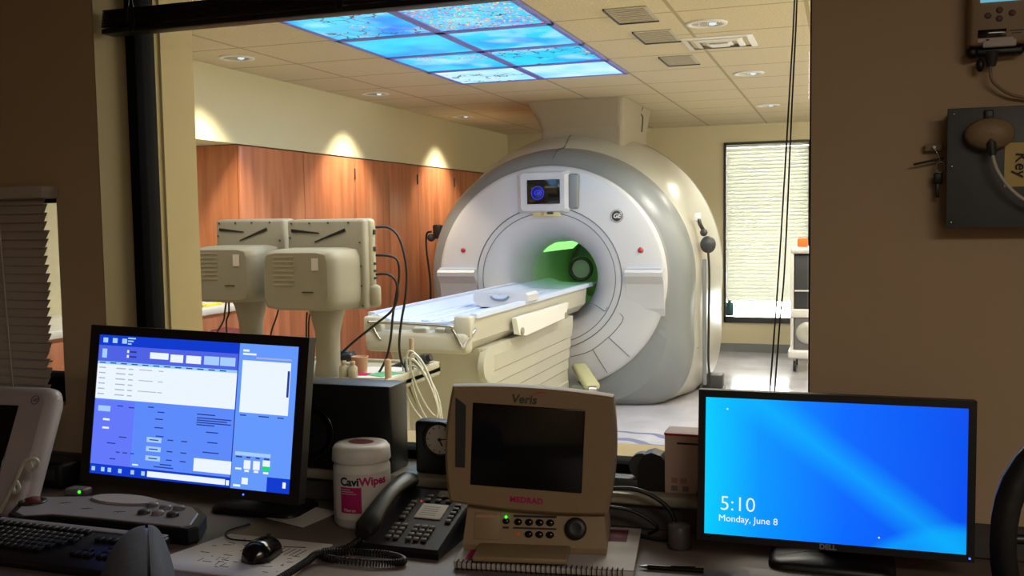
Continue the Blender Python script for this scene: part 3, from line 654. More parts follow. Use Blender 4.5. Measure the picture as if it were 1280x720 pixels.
# ================================================================== BEHIND THE GLASS: display cart
CY = 3.72
def display_head(name, label, px, py, scale=1.0, ports=True, CY=3.72):
    "putty display seen from behind: square back plate, bulging housing, tapering neck on a post"
    p = at(px, py, CY)                       # top left corner of the back plate
    w, h = 0.375*scale, 0.385*scale
    t = thing(name, label, 'display', (p.x+w/2, CY, 0.80), 0, 'putty coloured displays on the cart')
    top = p.z-0.80; zc = top-h/2
    b = MB(); b.box((0, 0.045, zc+0.002), (w+0.02, 0.05, h), M['display_putty_light'], bev=0.02, seg=3)
    b.box((0, 0.0, zc), (w, 0.05, h), M['display_putty'], bev=0.014)
    b.build('case', t)
    b = MB(); b.box((0, 0.073, zc), (w*0.86, 0.006, h*0.8), M['screen_off']); b.build('screen', t)
    b = MB()
    for k, (fx, fz) in enumerate(((-.44, .46), (-.20, .46), (.04, .46), (.30, .46), (.44, .24), (.45, -.02), (.45, -.24), (.46, -.46), (-.46, .30), (-.05, -.47), (.28, -.475))):
        b.cyl((fx*w, -0.028, zc+fz*h), (fx*w, -0.024, zc+fz*h), 0.004, M['dark_gray'], n=8)
    b.build('screws', t)
    b = MB()
    def fl(x0, z0, x1, z1, w0, w1):
        d = Vector((x1-x0, z1-z0)); nrm = Vector((-d.y, d.x)).normalized()
        b.loft([[(x0+nrm.x*w0*s_, y, z0+nrm.y*w0*s_) for s_, y in ((-1, -0.028), (1, -0.028), (1, -0.024), (-1, -0.024))], [(x1+nrm.x*w1*s_, y, z1+nrm.y*w1*s_) for s_, y in ((-1, -0.028), (1, -0.028), (1, -0.024), (-1, -0.024))]], M['black_plastic'], smooth=False)
    zt = zc+h*0.38
    fl(-w*.44, zt, -w*.08, zt-0.012, 0.007, 0.002); fl(w*.26, zt, -w*.14, zt-0.05, 0.007, 0.002); b.build('vent_openings', t)
    # bulging rear housing, set to the left, angled right face
    b = MB(); prof = []
    for y, g in ((0.0, 1.0), (-0.06, 0.99), (-0.13, 0.97), (-0.165, 0.93), (-0.175, 0.86)):
        x0 = -w*0.58; x1 = w*0.44-0.22*(1-g)**0.5*0.5; z0, z1 = zc-h*0.50, zc+h*0.19
        cx_, cz_ = (x0+x1)/2, (z0+z1)/2; hw_, hh_ = (x1-x0)/2*g, (z1-z0)/2*g
        ring = []
        for k in range(32):
            a = 2*pi*k/32; c, s_ = cos(a), sin(a); q = (abs(c)**9+abs(s_)**9)**(-1/9)
            ring.append((cx_+hw_*c*q, y-0.02, cz_+hh_*s_*q))
        prof.append(ring)
    b.loft(prof, M['display_putty'], smooth=True); hs = b.build('rear_housing', t)
    b = MB()
    for k in range(7): b.box((-w*0.28, -0.1955, zc+h*(0.10-0.05*k)), (w*0.26, 0.004, 0.005), M['display_putty_light'])
    b.build('vent_slots', hs)
    b = MB(); b.box((w*0.02, -0.1965, zc-h*0.28), (w*0.14, 0.004, 0.004), M['dark_gray']); b.box((w*0.12, -0.196, zc+h*0.02), (0.03, 0.004, 0.05), M['paper']); b.build('rating_label', hs)
    b = MB(); rings = []
    for z, hw_, hd in ((zc-h*0.40, 0.105, 0.05), (zc-h*0.55, 0.075, 0.045), (zc-h*0.75, 0.055, 0.04), (zc-h*1.05, 0.052, 0.04), (0.0, 0.065, 0.045)):
        rings.append([(0.03+hw_*cos(2*pi*k/24)*(abs(cos(2*pi*k/24))+.001)**-.25, -0.08+hd*sin(2*pi*k/24), max(z, 0.0)) for k in range(24)])
    b.loft(rings, M['display_putty']); b.build('neck', t)
    if ports:
        b = MB()
        for k, z in enumerate((0.13, 0.06, 0.0, -0.03, -0.06, -0.09)): b.box((w/2+0.012, 0.045, zc+z*h/0.37), (0.006, 0.022, 0.022 if k < 2 else 0.012), M['black_plastic'], bev=0.003)
        b.build('ports', t)
        b = MB(); b.box((w/2+0.005, 0.04, zc-h*0.36), (0.06, 0.05, 0.10), M['display_putty_light'], bev=0.02); b.build('knob_housing', t)
    return t, p.x+w, top+0.80
display_head('display_unit', 'left putty coloured display seen from behind, partly behind the other one', 273, 275, 0.955, CY=3.80)
dr, rx, rz_ = display_head('display_unit', 'right putty coloured display seen from behind, with black cables looping from its side', 362, 275, 1.0)
# cart that carries the displays
t = thing('equipment_cart', 'pale cart with a low rim carrying the two putty displays', 'cart', (-2.26, CY+0.02, 0))
b = MB(); b.box((0, 0, 0.775), (1.06, 0.62, 0.05), M['display_putty_light'], bev=0.012)
for d, e in (((0, 0.30, 0.79), (1.06, 0.02, 0.05)), ((0.52, 0, 0.79), (0.02, 0.62, 0.05)), ((-0.52, 0, 0.79), (0.02, 0.62, 0.05))): b.box(d, e, M['display_putty_light'], bev=0.006)
b.build('top_tray', t)
b = MB(); b.box((0, 0.02, 0.45), (0.80, 0.48, 0.60), M['display_putty'], bev=0.02); b.build('body', t)
for j in range(3):
    b = MB(); b.box((0, -0.225, 0.26+0.19*j), (0.74, 0.02, 0.17), M['display_putty_light'], bev=0.006); d = b.build('drawer', t)
    b = MB(); b.tube([(-0.1, -0.236, 0.27+0.19*j), (-0.09, -0.262, 0.27+0.19*j), (0.09, -0.262, 0.27+0.19*j), (0.1, -0.236, 0.27+0.19*j)], 0.007, M['metal'], smoothpath=False); b.build('handle', d)
for sx in (-1, 1):
    for sy in (-1, 1):
        b = MB(); b.cyl((sx*0.34-0.014, sy*0.2, 0.05), (sx*0.34+0.014, sy*0.2, 0.05), 0.049, M['black_plastic'], n=20); b.cyl((sx*0.34, sy*0.2, 0.07), (sx*0.34, sy*0.2, 0.16), 0.014, M['metal'], n=10); b.build('caster', t)
# black cables looping from the right display
cab = [('cable from the top socket of the right display, widest loop', [(470, 284), (487, 285), (500, 300), (508, 335), (507, 370), (502, 400), (499, 430), (502, 452), (509, 462)]),
       ('cable from the middle socket of the right display, drooping to the cart', [(470, 319), (487, 320), (497, 326), (499, 345), (495, 370), (491, 395), (488, 425), (482, 450), (470, 472)]),
       ('cable from the lowest socket of the right display, running down left', [(470, 343), (485, 343), (495, 352), (497, 370), (490, 388), (470, 405), (445, 425), (425, 444), (420, 458)])]
for k, (lb, pts) in enumerate(cab):
    b = MB(); b.tube([at(x, y, CY+0.045-0.012*k) for x, y in pts], 0.0055, M['cable_black']); tag(b.build('display_cable'), 'black '+lb, 'cable', 'black display cables')
for k, (lb, pts) in enumerate((('thin black cable hanging left under the left display', [(283, 376), (281, 390), (279, 402), (268, 420)]), ('thin black cable hanging right of the left display', [(286, 376), (286, 392), (283, 402), (284, 425)]),
                               ('slanted thin black cable between the two displays', [(350, 380), (345, 398), (340, 412), (336, 430)]), ('left one of two straight cables beside the right display neck', [(384, 390), (383, 405), (383, 440)]), ('right one of two straight cables beside the right display neck', [(388, 390), (386, 405), (386, 440)]))):
    b = MB(); b.tube([at(x, y, CY-0.02) for x, y in pts], 0.004, M['cable_black']); tag(b.build('hanging_cable'), lb, 'cable', 'thin cables under the displays')
# little things standing on the cart
def onc(px, Y, z=0.80):
    p = at(px, 460, Y); return (p.x, Y, z)
x, y, z = onc(450, CY); t = thing('specimen_cup', 'tan plastic cup on the cart behind the black box', 'cup', (x, y, 0.80))
b = MB(); b.lathe([(0.03, 0), (0.036, 0.07), (0.038, 0.075), (0.034, 0.075), (0.03, 0.01), (0.001, 0.01)], M['bottle_tan'], n=24); b.build('cup', t)
for px, lb in ((430, 'left one of two short cream bottles on the cart'), (441, 'right one of two short cream bottles on the cart')):
    x, y, z = onc(px, CY-0.12); t = thing('small_bottle', lb, 'bottle', (x, y, 0.80), 0, 'short cream bottles on the cart')
    b = MB(); b.lathe([(0.018, 0), (0.02, 0.005), (0.02, 0.045), (0.009, 0.056), (0.009, 0.06)], M['display_putty_light'], n=20, caps=True); b.build('body', t)
    b = MB(); b.lathe([(0.011, 0.058), (0.011, 0.072), (0.001, 0.073)], M['cream_plastic'], n=16); b.build('cap', t)
for px, Y, h, r, lb in ((485, CY-0.15, 0.09, 0.014, 'shorter cream post standing at the right end of the cart'), (515, CY+0.1, 0.145, 0.010, 'taller cream post standing at the right end of the cart')):
    x, y, z = onc(px, Y); b = MB(); b.lathe([(r*1.3, 0.0), (r*1.3, 0.006), (r, 0.01), (r, h-0.004), (r*0.7, h)], M['cream_plastic'], n=16, caps=True); o = b.build('cart_post'); o.location = (x, y, 0.80)
    tag(o, lb, 'post', 'cream posts on the cart')
p0 = at(503, 458, CY+0.2); p1 = at(534, 448, CY+0.2)
b = MB(); b.cyl(p0, p1, 0.024, M['dark_gray'], n=20); b.cyl(p1, p1+(p1-p0).normalized()*0.02, 0.017, M['black_plastic'], n=20); b.cyl(p0, p0-(p1-p0).normalized()*0.10, 0.022, M['dark_gray'], r1=0.015, n=20)
tag(b.build('transducer'), 'dark grey cylinder lying tilted at the right end of the cart', 'cylinder')
x, y, z = onc(425, CY+0.2); b = MB(); b.box((x, y, 0.835), (0.14, 0.1, 0.04), M['black_plastic'], rot=RZ(0.3) @ RY(-0.12), bev=0.014); b.box((x+0.02, y, 0.858), (0.05, 0.04, 0.02), M['dark_gray'], rot=RZ(0.3), bev=0.006)
tag(b.build('pouch'), 'flat black pouch on the cart next to the right display neck', 'pouch')
b = MB(); b.box((-1.885, CY+0.03, 0.803), (0.26, 0.30, 0.003), M['paper'], rot=RZ(0.2)); b.box((-1.84, CY-0.02, 0.806), (0.10, 0.12, 0.002), M['green'], rot=RZ(-0.4)); b.box((-1.95, CY-0.05, 0.806), (0.10, 0.06, 0.002), M['pink'], rot=RZ(0.1)); tag(b.build('papers'), 'white sheets with green and pink slips spread on the cart', 'papers')
# hanging coil of white leads
b = MB()
c0 = at(536, 482, CY+0.05)
for k in range(6):
    a = 0.045+0.008*k; hgt = 0.13+0.012*((k*7) % 5); rot = -0.45+0.05*((k*3) % 4)
    pts = []
    for j in range(17):
        q = 2*pi*j/16; u, v = a*cos(q), hgt*sin(q); pts.append((c0.x+u*cos(rot)-v*sin(-rot)*0.8-0.01*k, c0.y-0.05+0.018*k, c0.z-0.01*k+v*cos(rot)+u*sin(rot)))
    b.tube(pts, 0.0045, M['cable_white'] if k != 3 else mat('olive_cable', (88, 100, 60), 0.5), n=6)
b.tube([at(515, 450, CY+0.12), at(520, 445, CY+0.12), at(526, 455, CY+0.1), at(530, 462, CY+0.08)], 0.006, M['cable_white'], n=6)
tag(b.build('lead_bundle'), 'coiled bundle of white leads hanging off the right end of the cart', 'cable')

# ================================================================== CONTROL ROOM
# raised black blind over the window
t = thing('raised_blind', 'black horizontal blind pulled up in a bundle across the top of the window', 'blind', (XL+0.02, 2.185, 1.965))
L = XR-XL-0.03
b = MB(); b.box((L/2, 0, 0.006), (L, 0.05, 0.014), M['black_plastic'], bev=0.003); b.build('bottom_rail', t)
b = MB()
for k in range(9): b.box((L/2, 0.001*((k*3) % 3), 0.018+0.0052*k), (L-0.002*k, 0.05, 0.0035), M['black_plastic'])
b.build('stacked_slats', t)
b = MB(); b.box((L/2, 0.0, 0.18), (L, 0.05, 0.035), M['black_plastic'], bev=0.004); b.build('headrail', t)
for x in (0.10, 0.72, 1.35, L-0.10):
    b = MB()
    for dx in (-0.012, 0.012): b.tube([(x+dx*0.3, -0.027, -0.002), (x+dx, -0.027, 0.03), (x+dx*0.6, -0.026, 0.065), (x-dx*0.5, -0.02, 0.17)], 0.0014, M['cable_black'], n=5)
    b.box((x, -0.026, 0.035), (0.02, 0.002, 0.06), M['black_plastic']); b.build('ladder_cord', t)
for pts, lb in ((((993, 0), (986, 130), (974, 330), (963, 480), (961, 510)), 'left one of the two thin black blind cords at the right side of the window'), (((996, 0), (990, 130), (981, 330), (975, 400), (969, 480), (967, 510)), 'right one of the two thin black blind cords at the right side of the window')):
    pp = [at(x, y, 2.125) for x, y in pts]; b = MB(); b.tube([(pp[0].x, 2.165, 2.13)]+pp, 0.0018, M['cable_black'], n=6); q = pp[-1]
    b.lathe([(0.003, 0), (0.007, -0.02), (0.007, -0.03), (0.001, -0.034)], M['black_plastic'], n=10, mx=TR(q.x, q.y, q.z))
    tag(b.build('blind_cord'), lb, 'cord', 'cords of the raised blind')
# half closed blind over the small window on the left
t = thing('window_blind', 'beige horizontal blind hanging over the small window at the left edge', 'blind', (-2.52, 2.115, 0.97))
wB = 0.93
b = MB(); b.box((0.0, 0, 0.575), (wB+0.02, 0.06, 0.035), M['blind_left'], bev=0.005); b.build('headrail', t)
b = MB()
for k in range(23):
    z = 0.03+k*0.0238; wk = random.uniform(-0.006, 0.004)
    b.box((wk/2-0.004*(1-k/23), 0, z), (wB+wk-0.04+0.028*(k/23), 0.030, 0.0013), M['blind_left'], rot=RX(radians(58+random.uniform(-5, 5))) @ RY(random.uniform(-.004, .004)))
b.build('slats', t)
b = MB(); b.box((-0.01, 0, 0.008), (wB-0.03, 0.026, 0.014), M['blind_left'], bev=0.003); b.build('bottom_rail', t)
b = MB()
for x in (0.32, -0.3):
    b = MB(); b.tube([(x-0.012, -0.02, 0.57), (x, -0.022, 0.3), (x+0.014, -0.022, 0.0)], 0.002, M['paper'], n=5); b.build('lift_cord', t)

# desk
t = thing('desk', 'long laminate counter desk under the observation window', 'desk', (-0.8, 0, 0))
b = MB(); b.box((0, 1.74, 0.735), (4.76, 0.78, 0.03), M['desk']); b.box((0, 1.345, 0.733), (4.76, 0.012, 0.034), M['desk_edge'], bev=0.003); b.build('desktop', t)
for x in (-2.34, -0.8, 0.8, 2.34):
    b = MB(); b.box((x, 1.78, 0.36), (0.03, 0.66, 0.72), M['under'], bev=0.002); b.build('side_panel', t)
b = MB(); b.box((0, 2.09, 0.45), (4.7, 0.02, 0.5), M['under']); b.build('back_panel', t)

# ------------------------------------------------------------------ monitors
def monitor(name, label, c, rot, w, h, bz, stand_y, deskz=0.75, bt=0.02):
    "flat monitor: root on the desk; returns root and the matrix of the screen centre"
    root = thing(name, label, 'monitor', (c[0], stand_y, deskz))
    Mx = TR(0, c[1]-stand_y, c[2]-deskz) @ RZ(rot[0]) @ RX(rot[1]) @ RY(rot[2])
    b = MB(Mx)
    o, i = (w/2, h/2), (w/2-bz, h/2-bt)
    b.loft([[(-o[0], 0.0, -o[1]), (o[0], 0.0, -o[1]), (o[0], 0.0, o[1]), (-o[0], 0.0, o[1])], [(-i[0], 0.0, -i[1]), (i[0], 0.0, -i[1]), (i[0], 0.0, i[1]), (-i[0], 0.0, i[1])],
            [(-i[0], 0.006, -i[1]), (i[0], 0.006, -i[1]), (i[0], 0.006, i[1]), (-i[0], 0.006, i[1])]], M['black_plastic'], caps=False, smooth=False)
    b.loft([[(s1*o[0]*k, y, s2*o[1]*k) for s1, s2 in ((-1, -1), (1, -1), (1, 1), (-1, 1))] for y, k in ((0.0, 1.0), (0.03, 1.0), (0.05, 0.86), (0.06, 0.6))], M['black_plastic'], caps=False, smooth=False)
    b.box((0, 0.058, 0), (w*0.6, 0.006, h*0.6), M['black_plastic']); b.build('housing', root)
    b = MB(); top = Mx @ Vector((0, 0.06, -h*0.1))
    b.tube([(0, 0.03, 0.02), (0, 0.035, (top.z)*0.5), (0, top.y+0.01, top.z)], 0.03, M['black_plastic'], n=12); b.build('stand_neck', root)
    b = MB(); b.loft([rr(-0.12*k, 0.12*k, -0.07*k, 0.07*k, z, 0.03) for z, k in ((0, 1), (0.008, 1), (0.016, 0.9), (0.02, 0.4))], M['black_plastic']); b.build('stand_base', root)
    return root, Mx
# right: lock screen
rm, Mx = monitor('monitor', 'black flat monitor showing a blue lock screen with the time 5:10', (-0.018, 1.955, 0.951), (0.045, -0.061, 0.009), 0.512, 0.303, 0.0145, 2.02, bt=0.0145)
w, h = 0.483, 0.274
b = MB(Mx @ TR(0, 0.002, 0)); b.box((0, 0, 0), (w, 0.003, h), desktop_pic()); scr = b.build('screen', rm)
b = MB(Mx @ TR(0, -0.0005, 0) @ UP)
b.text('5:10', 0.041, M['white_emit'], TR(-0.212, -0.075, 0), align='LEFT', bold=-0.0004, ext=0.0001)
b.text('Monday, June 8', 0.0185, M['white_emit'], TR(-0.214, -0.104, 0), align='LEFT', ext=0.0001); b.build('time_and_date', scr)
for u, v in ((-0.199, 0.115), (0.088, -0.118)):
    b = MB(Mx @ TR(u, 0, v)); b.sphere((0, 0, 0), 0.0017, M['white_emit'], (1, 0.4, 1), 8); b.build('bright_dot', scr)
b = MB(Mx @ TR(0, -0.0006, 0) @ UP); b.text('DELL', 0.014, M['silver_panel'], TR(-0.005, -0.1445, 0), bold=0.0006, ext=0.0003); b.build('logo', rm)
b = MB(Mx @ TR(0.2475, -0.001, -0.1435)); b.sphere((0, 0, 0), 0.0022, M['led_blue'], seg=10); b.build('power_light', rm)
# left: console software
lm, Mx = monitor('monitor', 'black flat monitor showing white tables and forms on a blue screen', (-1.343, 1.757, 1.044), (0.056, -0.134, 0.036), 0.545, 0.352, 0.0235, 2.03, bt=0.021)
w, h = 0.498, 0.310
U = {'bg': emit('ui_blue', (92, 138, 250), 1.0), 'side': emit('ui_light_blue', (100, 152, 252), 1.0), 'dark': emit('ui_dark_blue', (10, 58, 205), 1.0), 'bar': emit('ui_toolbar', (78, 98, 228), 1.0),
     'white': M['white_emit'], 'head': emit('ui_header', (150, 205, 250), 1.0), 'btn': emit('ui_button', (165, 205, 250), 1.0), 'ln': emit('ui_text', (38, 60, 150), 1.0), 'gray': emit('ui_gray_text', (170, 180, 205), 1.0), 'grn': emit('ui_green', (30, 215, 120), 1.0), 'vio': emit('ui_violet', (98, 120, 250), 1.0)}
b = MB(Mx @ TR(0, 0.004, 0)); b.box((0, 0, 0), (w, 0.003, h), U['bg']); scr = b.build('screen', lm)
b = MB(Mx @ TR(0, 0.002, 0) @ UP)
lay = [0]
def R(u0, v0, u1, v1, m, z=1): lay[0] += 1; b.rect(-w/2+u0*w, h/2-v1*h, -w/2+u1*w, h/2-v0*h, z*0.0001+lay[0]*4e-6, U[m])
R(0, 0, .715, .075, 'dark'); R(0, .075, .715, .19, 'bar'); R(.715, 0, 1, 1, 'side'); R(0, .19, .715, .21, 'head'); R(0, .21, .712, .46, 'white'); R(0, .93, .715, 1, 'dark'); R(0, .47, .21, .93, 'vio')
R(.735, .115, .968, .475, 'white'); R(.712, 0, .717, 1, 'ln', 2); R(.89, .90, 1, 1, 'dark', 2); R(.965, .925, .98, .965, 'white', 3)
for u in (.02, .07, .12): R(u, .02, u+.025, .055, 'btn', 2)
for k in range(3): R(.15, .01+.02*k, .19-.01*k, .02+.02*k, 'btn', 2)
R(.02, .10, .045, .165, 'btn', 2); R(.27, .105, .365, .15, 'white', 2); R(.375, .11, .44, .165, 'white', 2); R(.455, .11, .53, .165, 'white', 2); R(.545, .105, .62, .165, 'btn', 2); R(.625, .105, .70, .165, 'btn', 2)
for k in range(2): R(.15, .10+.035*k, .16, .12+.035*k, 'white', 2); R(.165, .105+.035*k, .20, .118+.035*k, 'ln', 2)
random.seed(11)
for k in range(12): u = .01+.056*k; R(u, .196, u+.032, .204, 'ln', 2)
for r_ in range(6):
    v = .232+.038*r_; R(.01, v, .045, v+.008, 'gray', 2); R(.10, v, .15, v+.008, 'gray', 2); R(.165, v, .19, v+.008, 'gray', 2)
    if r_ % 2 == 0: R(.22, v, .22+random.uniform(.04, .10), v+.006, 'gray', 2); R(.32, v, .345, v+.006, 'gray', 2)
for u, v, l in ((.12, .50, .03), (.18, .505, .03), (.28, .49, .03), (.33, .52, .035), (.32, .57, .04), (.32, .63, .045), (.33, .69, .04), (.14, .72, .04), (.08, .77, .045), (.13, .83, .02), (.165, .83, .025), (.205, .83, .02), (.10, .88, .03), (.39, .71, .03), (.46, .71, .03), (.39, .79, .03), (.46, .79, .03), (.39, .85, .03), (.46, .85, .03), (.58, .63, .06), (.59, .70, .05), (.57, .77, .08), (.53, .51, .09), (.36, .885, .06), (.33, .905, .10), (.74, .49, .03), (.83, .49, .05), (.92, .49, .03)):
    R(u, v, u+l, v+.008, 'ln', 2)
for k in range(4): R(.53, .535+.016*k, .70-.02*(k % 2)-(.06 if k == 3 else 0), .543+.016*k, 'ln', 2)
for v in (.51, .60, .66): R(.02 if v == .51 else .05, v, .085, v+(.04 if v == .51 else .014), 'btn' if v == .51 else 'white', 2)
for v in (.705, .77, .835): R(.285, v, .36, v+.035, 'btn', 2); R(.30, v+.014, .345, v+.022, 'ln', 3)
R(.53, .77+.05, .715, .93-.02, 'white', 2); R(.22, .905, .25, .915, 'white', 2); R(.30, .945, .69, .985, 'white', 2); R(.695, .95, .71, .985, 'white', 3)
for u in (.01, .06, .095, .15, .215, .27): R(u, .95, u+.018, .98, 'btn', 3)
R(.73, .715+.03, .90, .735+.035, 'btn', 2); R(.735, .01+.03, .765, .055, 'white', 2); R(.735, .065, .80, .078, 'white', 2); R(.80, .09, .97, .10, 'gray', 2)
for u in (.775, .82): R(u, .80, u+.032, .86, 'white', 2); R(u+.005, .865, u+.027, .88, 'white', 2)
R(.865, .79, .90, .83, 'white', 2); R(.865, .83, .90, .86, 'grn', 2); R(.87, .868, .895, .882, 'white', 2); R(.735, .855, .765, .868, 'white', 2); R(.77, .92, .80, .965, 'white', 2); R(.73, .97, .765, .985, 'white', 2)
for u, l in ((.735, .03), (.785, .02), (.83, .02), (.87, .025)): R(u, .775, u+l, .785, 'ln', 2)
R(.955, .17, .966, .35, 'ln', 3); b.build('screen_content', scr)
b = MB(Mx @ TR(0.142, -0.001, -0.1655)); b.sphere((0, 0, 0), 0.0022, M['led_blue'], seg=10); b.build('power_light', lm)

# ------------------------------------------------------------------ patient monitor (off) with control base
NB_Z = 0.768
t = thing('patient_monitor', 'cream patient monitor with dark screen on a base with small black buttons and a dial', 'monitor', (-0.603, 1.90, NB_Z))
Mx = TR(0, -0.035, 0.981-NB_Z) @ RZ(0.182) @ RX(0.022) @ RY(0.055)
def vout(hw_, hh_, y, bulge=0.012, crown=0.008, r=0.014, N=10):
    P = []
    for k in range(N+1): P.append((-hw_+2*hw_*k/N, y, -hh_-crown*(1-(2*k/N-1)**2)))
    for k in range(1, N): P.append((hw_+bulge*(1-(2*k/N-1)**2), y, -hh_+2*hh_*k/N))
    for k in range(N+1): P.append((hw_-2*hw_*k/N, y, hh_+crown*(1-(2*k/N-1)**2)))
    for k in range(1, N): P.append((-hw_-bulge*(1-(2*k/N-1)**2), y, hh_-2*hh_*k/N))
    return P
b = MB(Mx); b.loft([vout(0.158, 0.116, -0.008), vout(0.163, 0.121, -0.003), vout(0.165, 0.1225, 0.004), vout(0.165, 0.1225, 0.022), vout(0.155, 0.112, 0.05), vout(0.11, 0.08, 0.075)], M['cream_plastic'], smooth=False); b.build('display_case', t)
b = MB(Mx); b.box((-0.005, -0.0085, 0.006), (0.230, 0.004, 0.172), M['screen_off'], bev=0.002); b.build('screen', t)
b = MB(Mx); b.loft([[(x, y, z) for x, z in ((-0.152, -0.045), (-0.132, -0.045), (-0.134, 0.085), (-0.156, 0.10))] for y in (-0.010, -0.004)], M['dark_gray'], smooth=False); b.build('side_grip', t, 'dark translucent strip left of the screen')
b = MB(Mx @ TR(0, -0.0085, 0) @ UP); b.text('Veris', 0.025, mat('logo_green_gray', (60, 72, 64), 0.5), TR(-0.015, 0.105, 0), shear=0.12, bold=0.0006)
b.loft([[(0.0+0.034*k/8-0.003, 0.114+0.008*sin(k/8*pi*0.62)+0.0014*sin(k/8*pi), 0.0004) for k in range(9)], [(0.0+0.034*k/8-0.003, 0.114+0.008*sin(k/8*pi*0.62)-0.0006, 0.0004) for k in range(9)]], M['red'], close=False, caps=False); b.build('top_logo', t)
b = MB(Mx @ TR(0, -0.0085, 0) @ UP); b.text('MEDRAD', 0.0165, M['pink'], TR(-0.002, -0.104, 0), bold=0.0006, spacing=1.05); b.build('bottom_logo', t)
B2 = RZ(0.182)
b = MB(B2); b.loft([[(-0.148*k+dx, y0*k2, z) for dx in (0,)] + [(0.148*k, y0*k2, z), (0.148*k, 0.13, z), (-0.148*k, 0.13, z)] for z, k, y0, k2 in ((0.0, 1.0, -0.035, 1), (0.012, 1.01, -0.037, 1), (0.085, 0.96, -0.012, 1), (0.125, 0.88, 0.02, 1))], M['cream_plastic'], smooth=False); b.build('base', t)
Pn = B2 @ TR(0, -0.033, 0.013) @ RX(radians(-19.5))
b = MB(Pn); b.box((-0.005, 0, 0.036), (0.245, 0.006, 0.062), mat('control_panel_gray', (150, 142, 138), 0.5), bev=0.003); pn = b.build('control_plate', t)
b = MB(Pn); b.box((-0.10, -0.004, 0.036), (0.055, 0.002, 0.055), M['cream_plastic'], bev=0.002); b.box((-0.10, -0.0055, 0.055), (0.045, 0.002, 0.006), M['bottle_tan']); b.build('printer_cover', pn)
for x, z in ((-0.035, 0.046), (-0.012, 0.046), (0.01, 0.046), (0.032, 0.046), (0.01-0.0, 0.022), (0.032, 0.022), (-0.012, 0.022)):
    b = MB(Pn); b.sphere((x, -0.004, z), 0.009, M['black_gloss'], (1, 0.5, 0.8), 14); b.build('button', pn)
b = MB(Pn); b.sphere((-0.06, -0.004, 0.047), 0.008, M['black_gloss'], (1, 0.5, 0.8), 14); b.sphere((-0.06, -0.007, 0.055), 0.0028, M['led_green'], seg=10); b.box((-0.06, -0.004, 0.034), (0.013, 0.002, 0.004), M['ink']); b.build('power_button', pn, 'black button with a green light')
b = MB(Pn); b.box((0.0, -0.004, 0.058), (0.09, 0.001, 0.0045), M['ink']); b.box((0.0, -0.004, 0.034), (0.09, 0.001, 0.0035), M['ink']); b.box((-0.035, -0.004, 0.022), (0.009, 0.001, 0.007), M['orange'], bev=0.001); b.build('markings', pn)
b = MB(Pn @ TR(0.085, 0, 0.036) @ UP); b.lathe([(0.0225, 0.0), (0.0225, 0.012), (0.020, 0.016), (0.010, 0.014), (0.001, 0.014)], M['black_plastic'], n=32); b.build('dial', pn, 'round black dial')
b = MB(B2); b.box((-0.02, -0.075, 0.010), (0.19, 0.085, 0.012), M['cream_plastic'], bev=0.004); b.build('foot_plate', t)
# notebook under it
t = thing('spiral_notebook', 'white spiral notebook lying under the cream patient monitor', 'notebook', (-0.585, 1.905, 0.75), 0.14)
b = MB(); b.box((0.01, 0.02, 0.008), (0.36, 0.26, 0.013), M['paper'], bev=0.002); b.build('pages', t)
b = MB(); b.box((0.01, 0.02, 0.0158), (0.362, 0.262, 0.0018), mat('notebook_cover', (172, 164, 156), 0.6), bev=0.0005)
b.rect(0.10, 0.055, 0.165, 0.135, 0.0170, M['maroon']); b.rect(-0.15, -0.10, -0.10, 0.05, 0.0170, M['pink']); b.build('cover', t)
for k in range(34):
    b = MB(); x = -0.16+0.0100*k; b.tube([(x, -0.112+0.010*cos(2*pi*j/10), 0.011+0.0095*sin(2*pi*j/10)) for j in range(11)], 0.0013, M['metal_dark'], n=5, smoothpath=False); b.build('spiral_ring', t)
# cables behind the patient monitor
b = MB(); b.tube([(-0.50, 2.04, 0.86), (-0.42, 2.05, 0.862), (-0.36, 2.06, 0.83), (-0.34, 2.06, 0.79), (-0.36, 2.05, 0.758), (-0.43, 2.07, 0.756)], 0.005, M['cable_black']); b.tube([(-0.50, 2.05, 0.82), (-0.43, 2.06, 0.81), (-0.38, 2.07, 0.778), (-0.40, 2.08, 0.757)], 0.004, M['cable_black'])
tag(b.build('black_cable'), 'black cables drooping behind the right side of the cream patient monitor', 'cable')
b = MB(); b.lathe([(0.022, 0), (0.024, 0.004), (0.024, 0.045), (0.020, 0.05), (0.001, 0.052)], mat('smoky_plastic', (86, 80, 82), 0.3), n=24, mx=TR(-0.325, 2.03, 0.75)); b.lathe([(0.026, 0), (0.026, 0.004)], M['dark_gray'], n=24, mx=TR(-0.325, 2.03, 0.75), caps=True)
tag(b.build('plastic_jar'), 'small smoky grey jar on the desk between the cream monitor and the right monitor', 'jar')
t = thing('pen', 'black pen lying on the desk left of the right monitor', 'pen', (-0.32, 1.885, 0.7555), 0.10)
b = MB(); b.cyl((-0.045, 0, 0), (0.065, 0, 0), 0.005, M['black_gloss'], n=12); b.cyl((0.0, 0.0, 0.005), (0.05, 0, 0.0065), 0.0012, M['black_gloss'], n=6); b.build('barrel', t)
b = MB(); b.cyl((-0.062, 0, 0), (-0.045, 0, 0), 0.0012, M['metal'], r1=0.0045, n=12); b.build('tip', t)

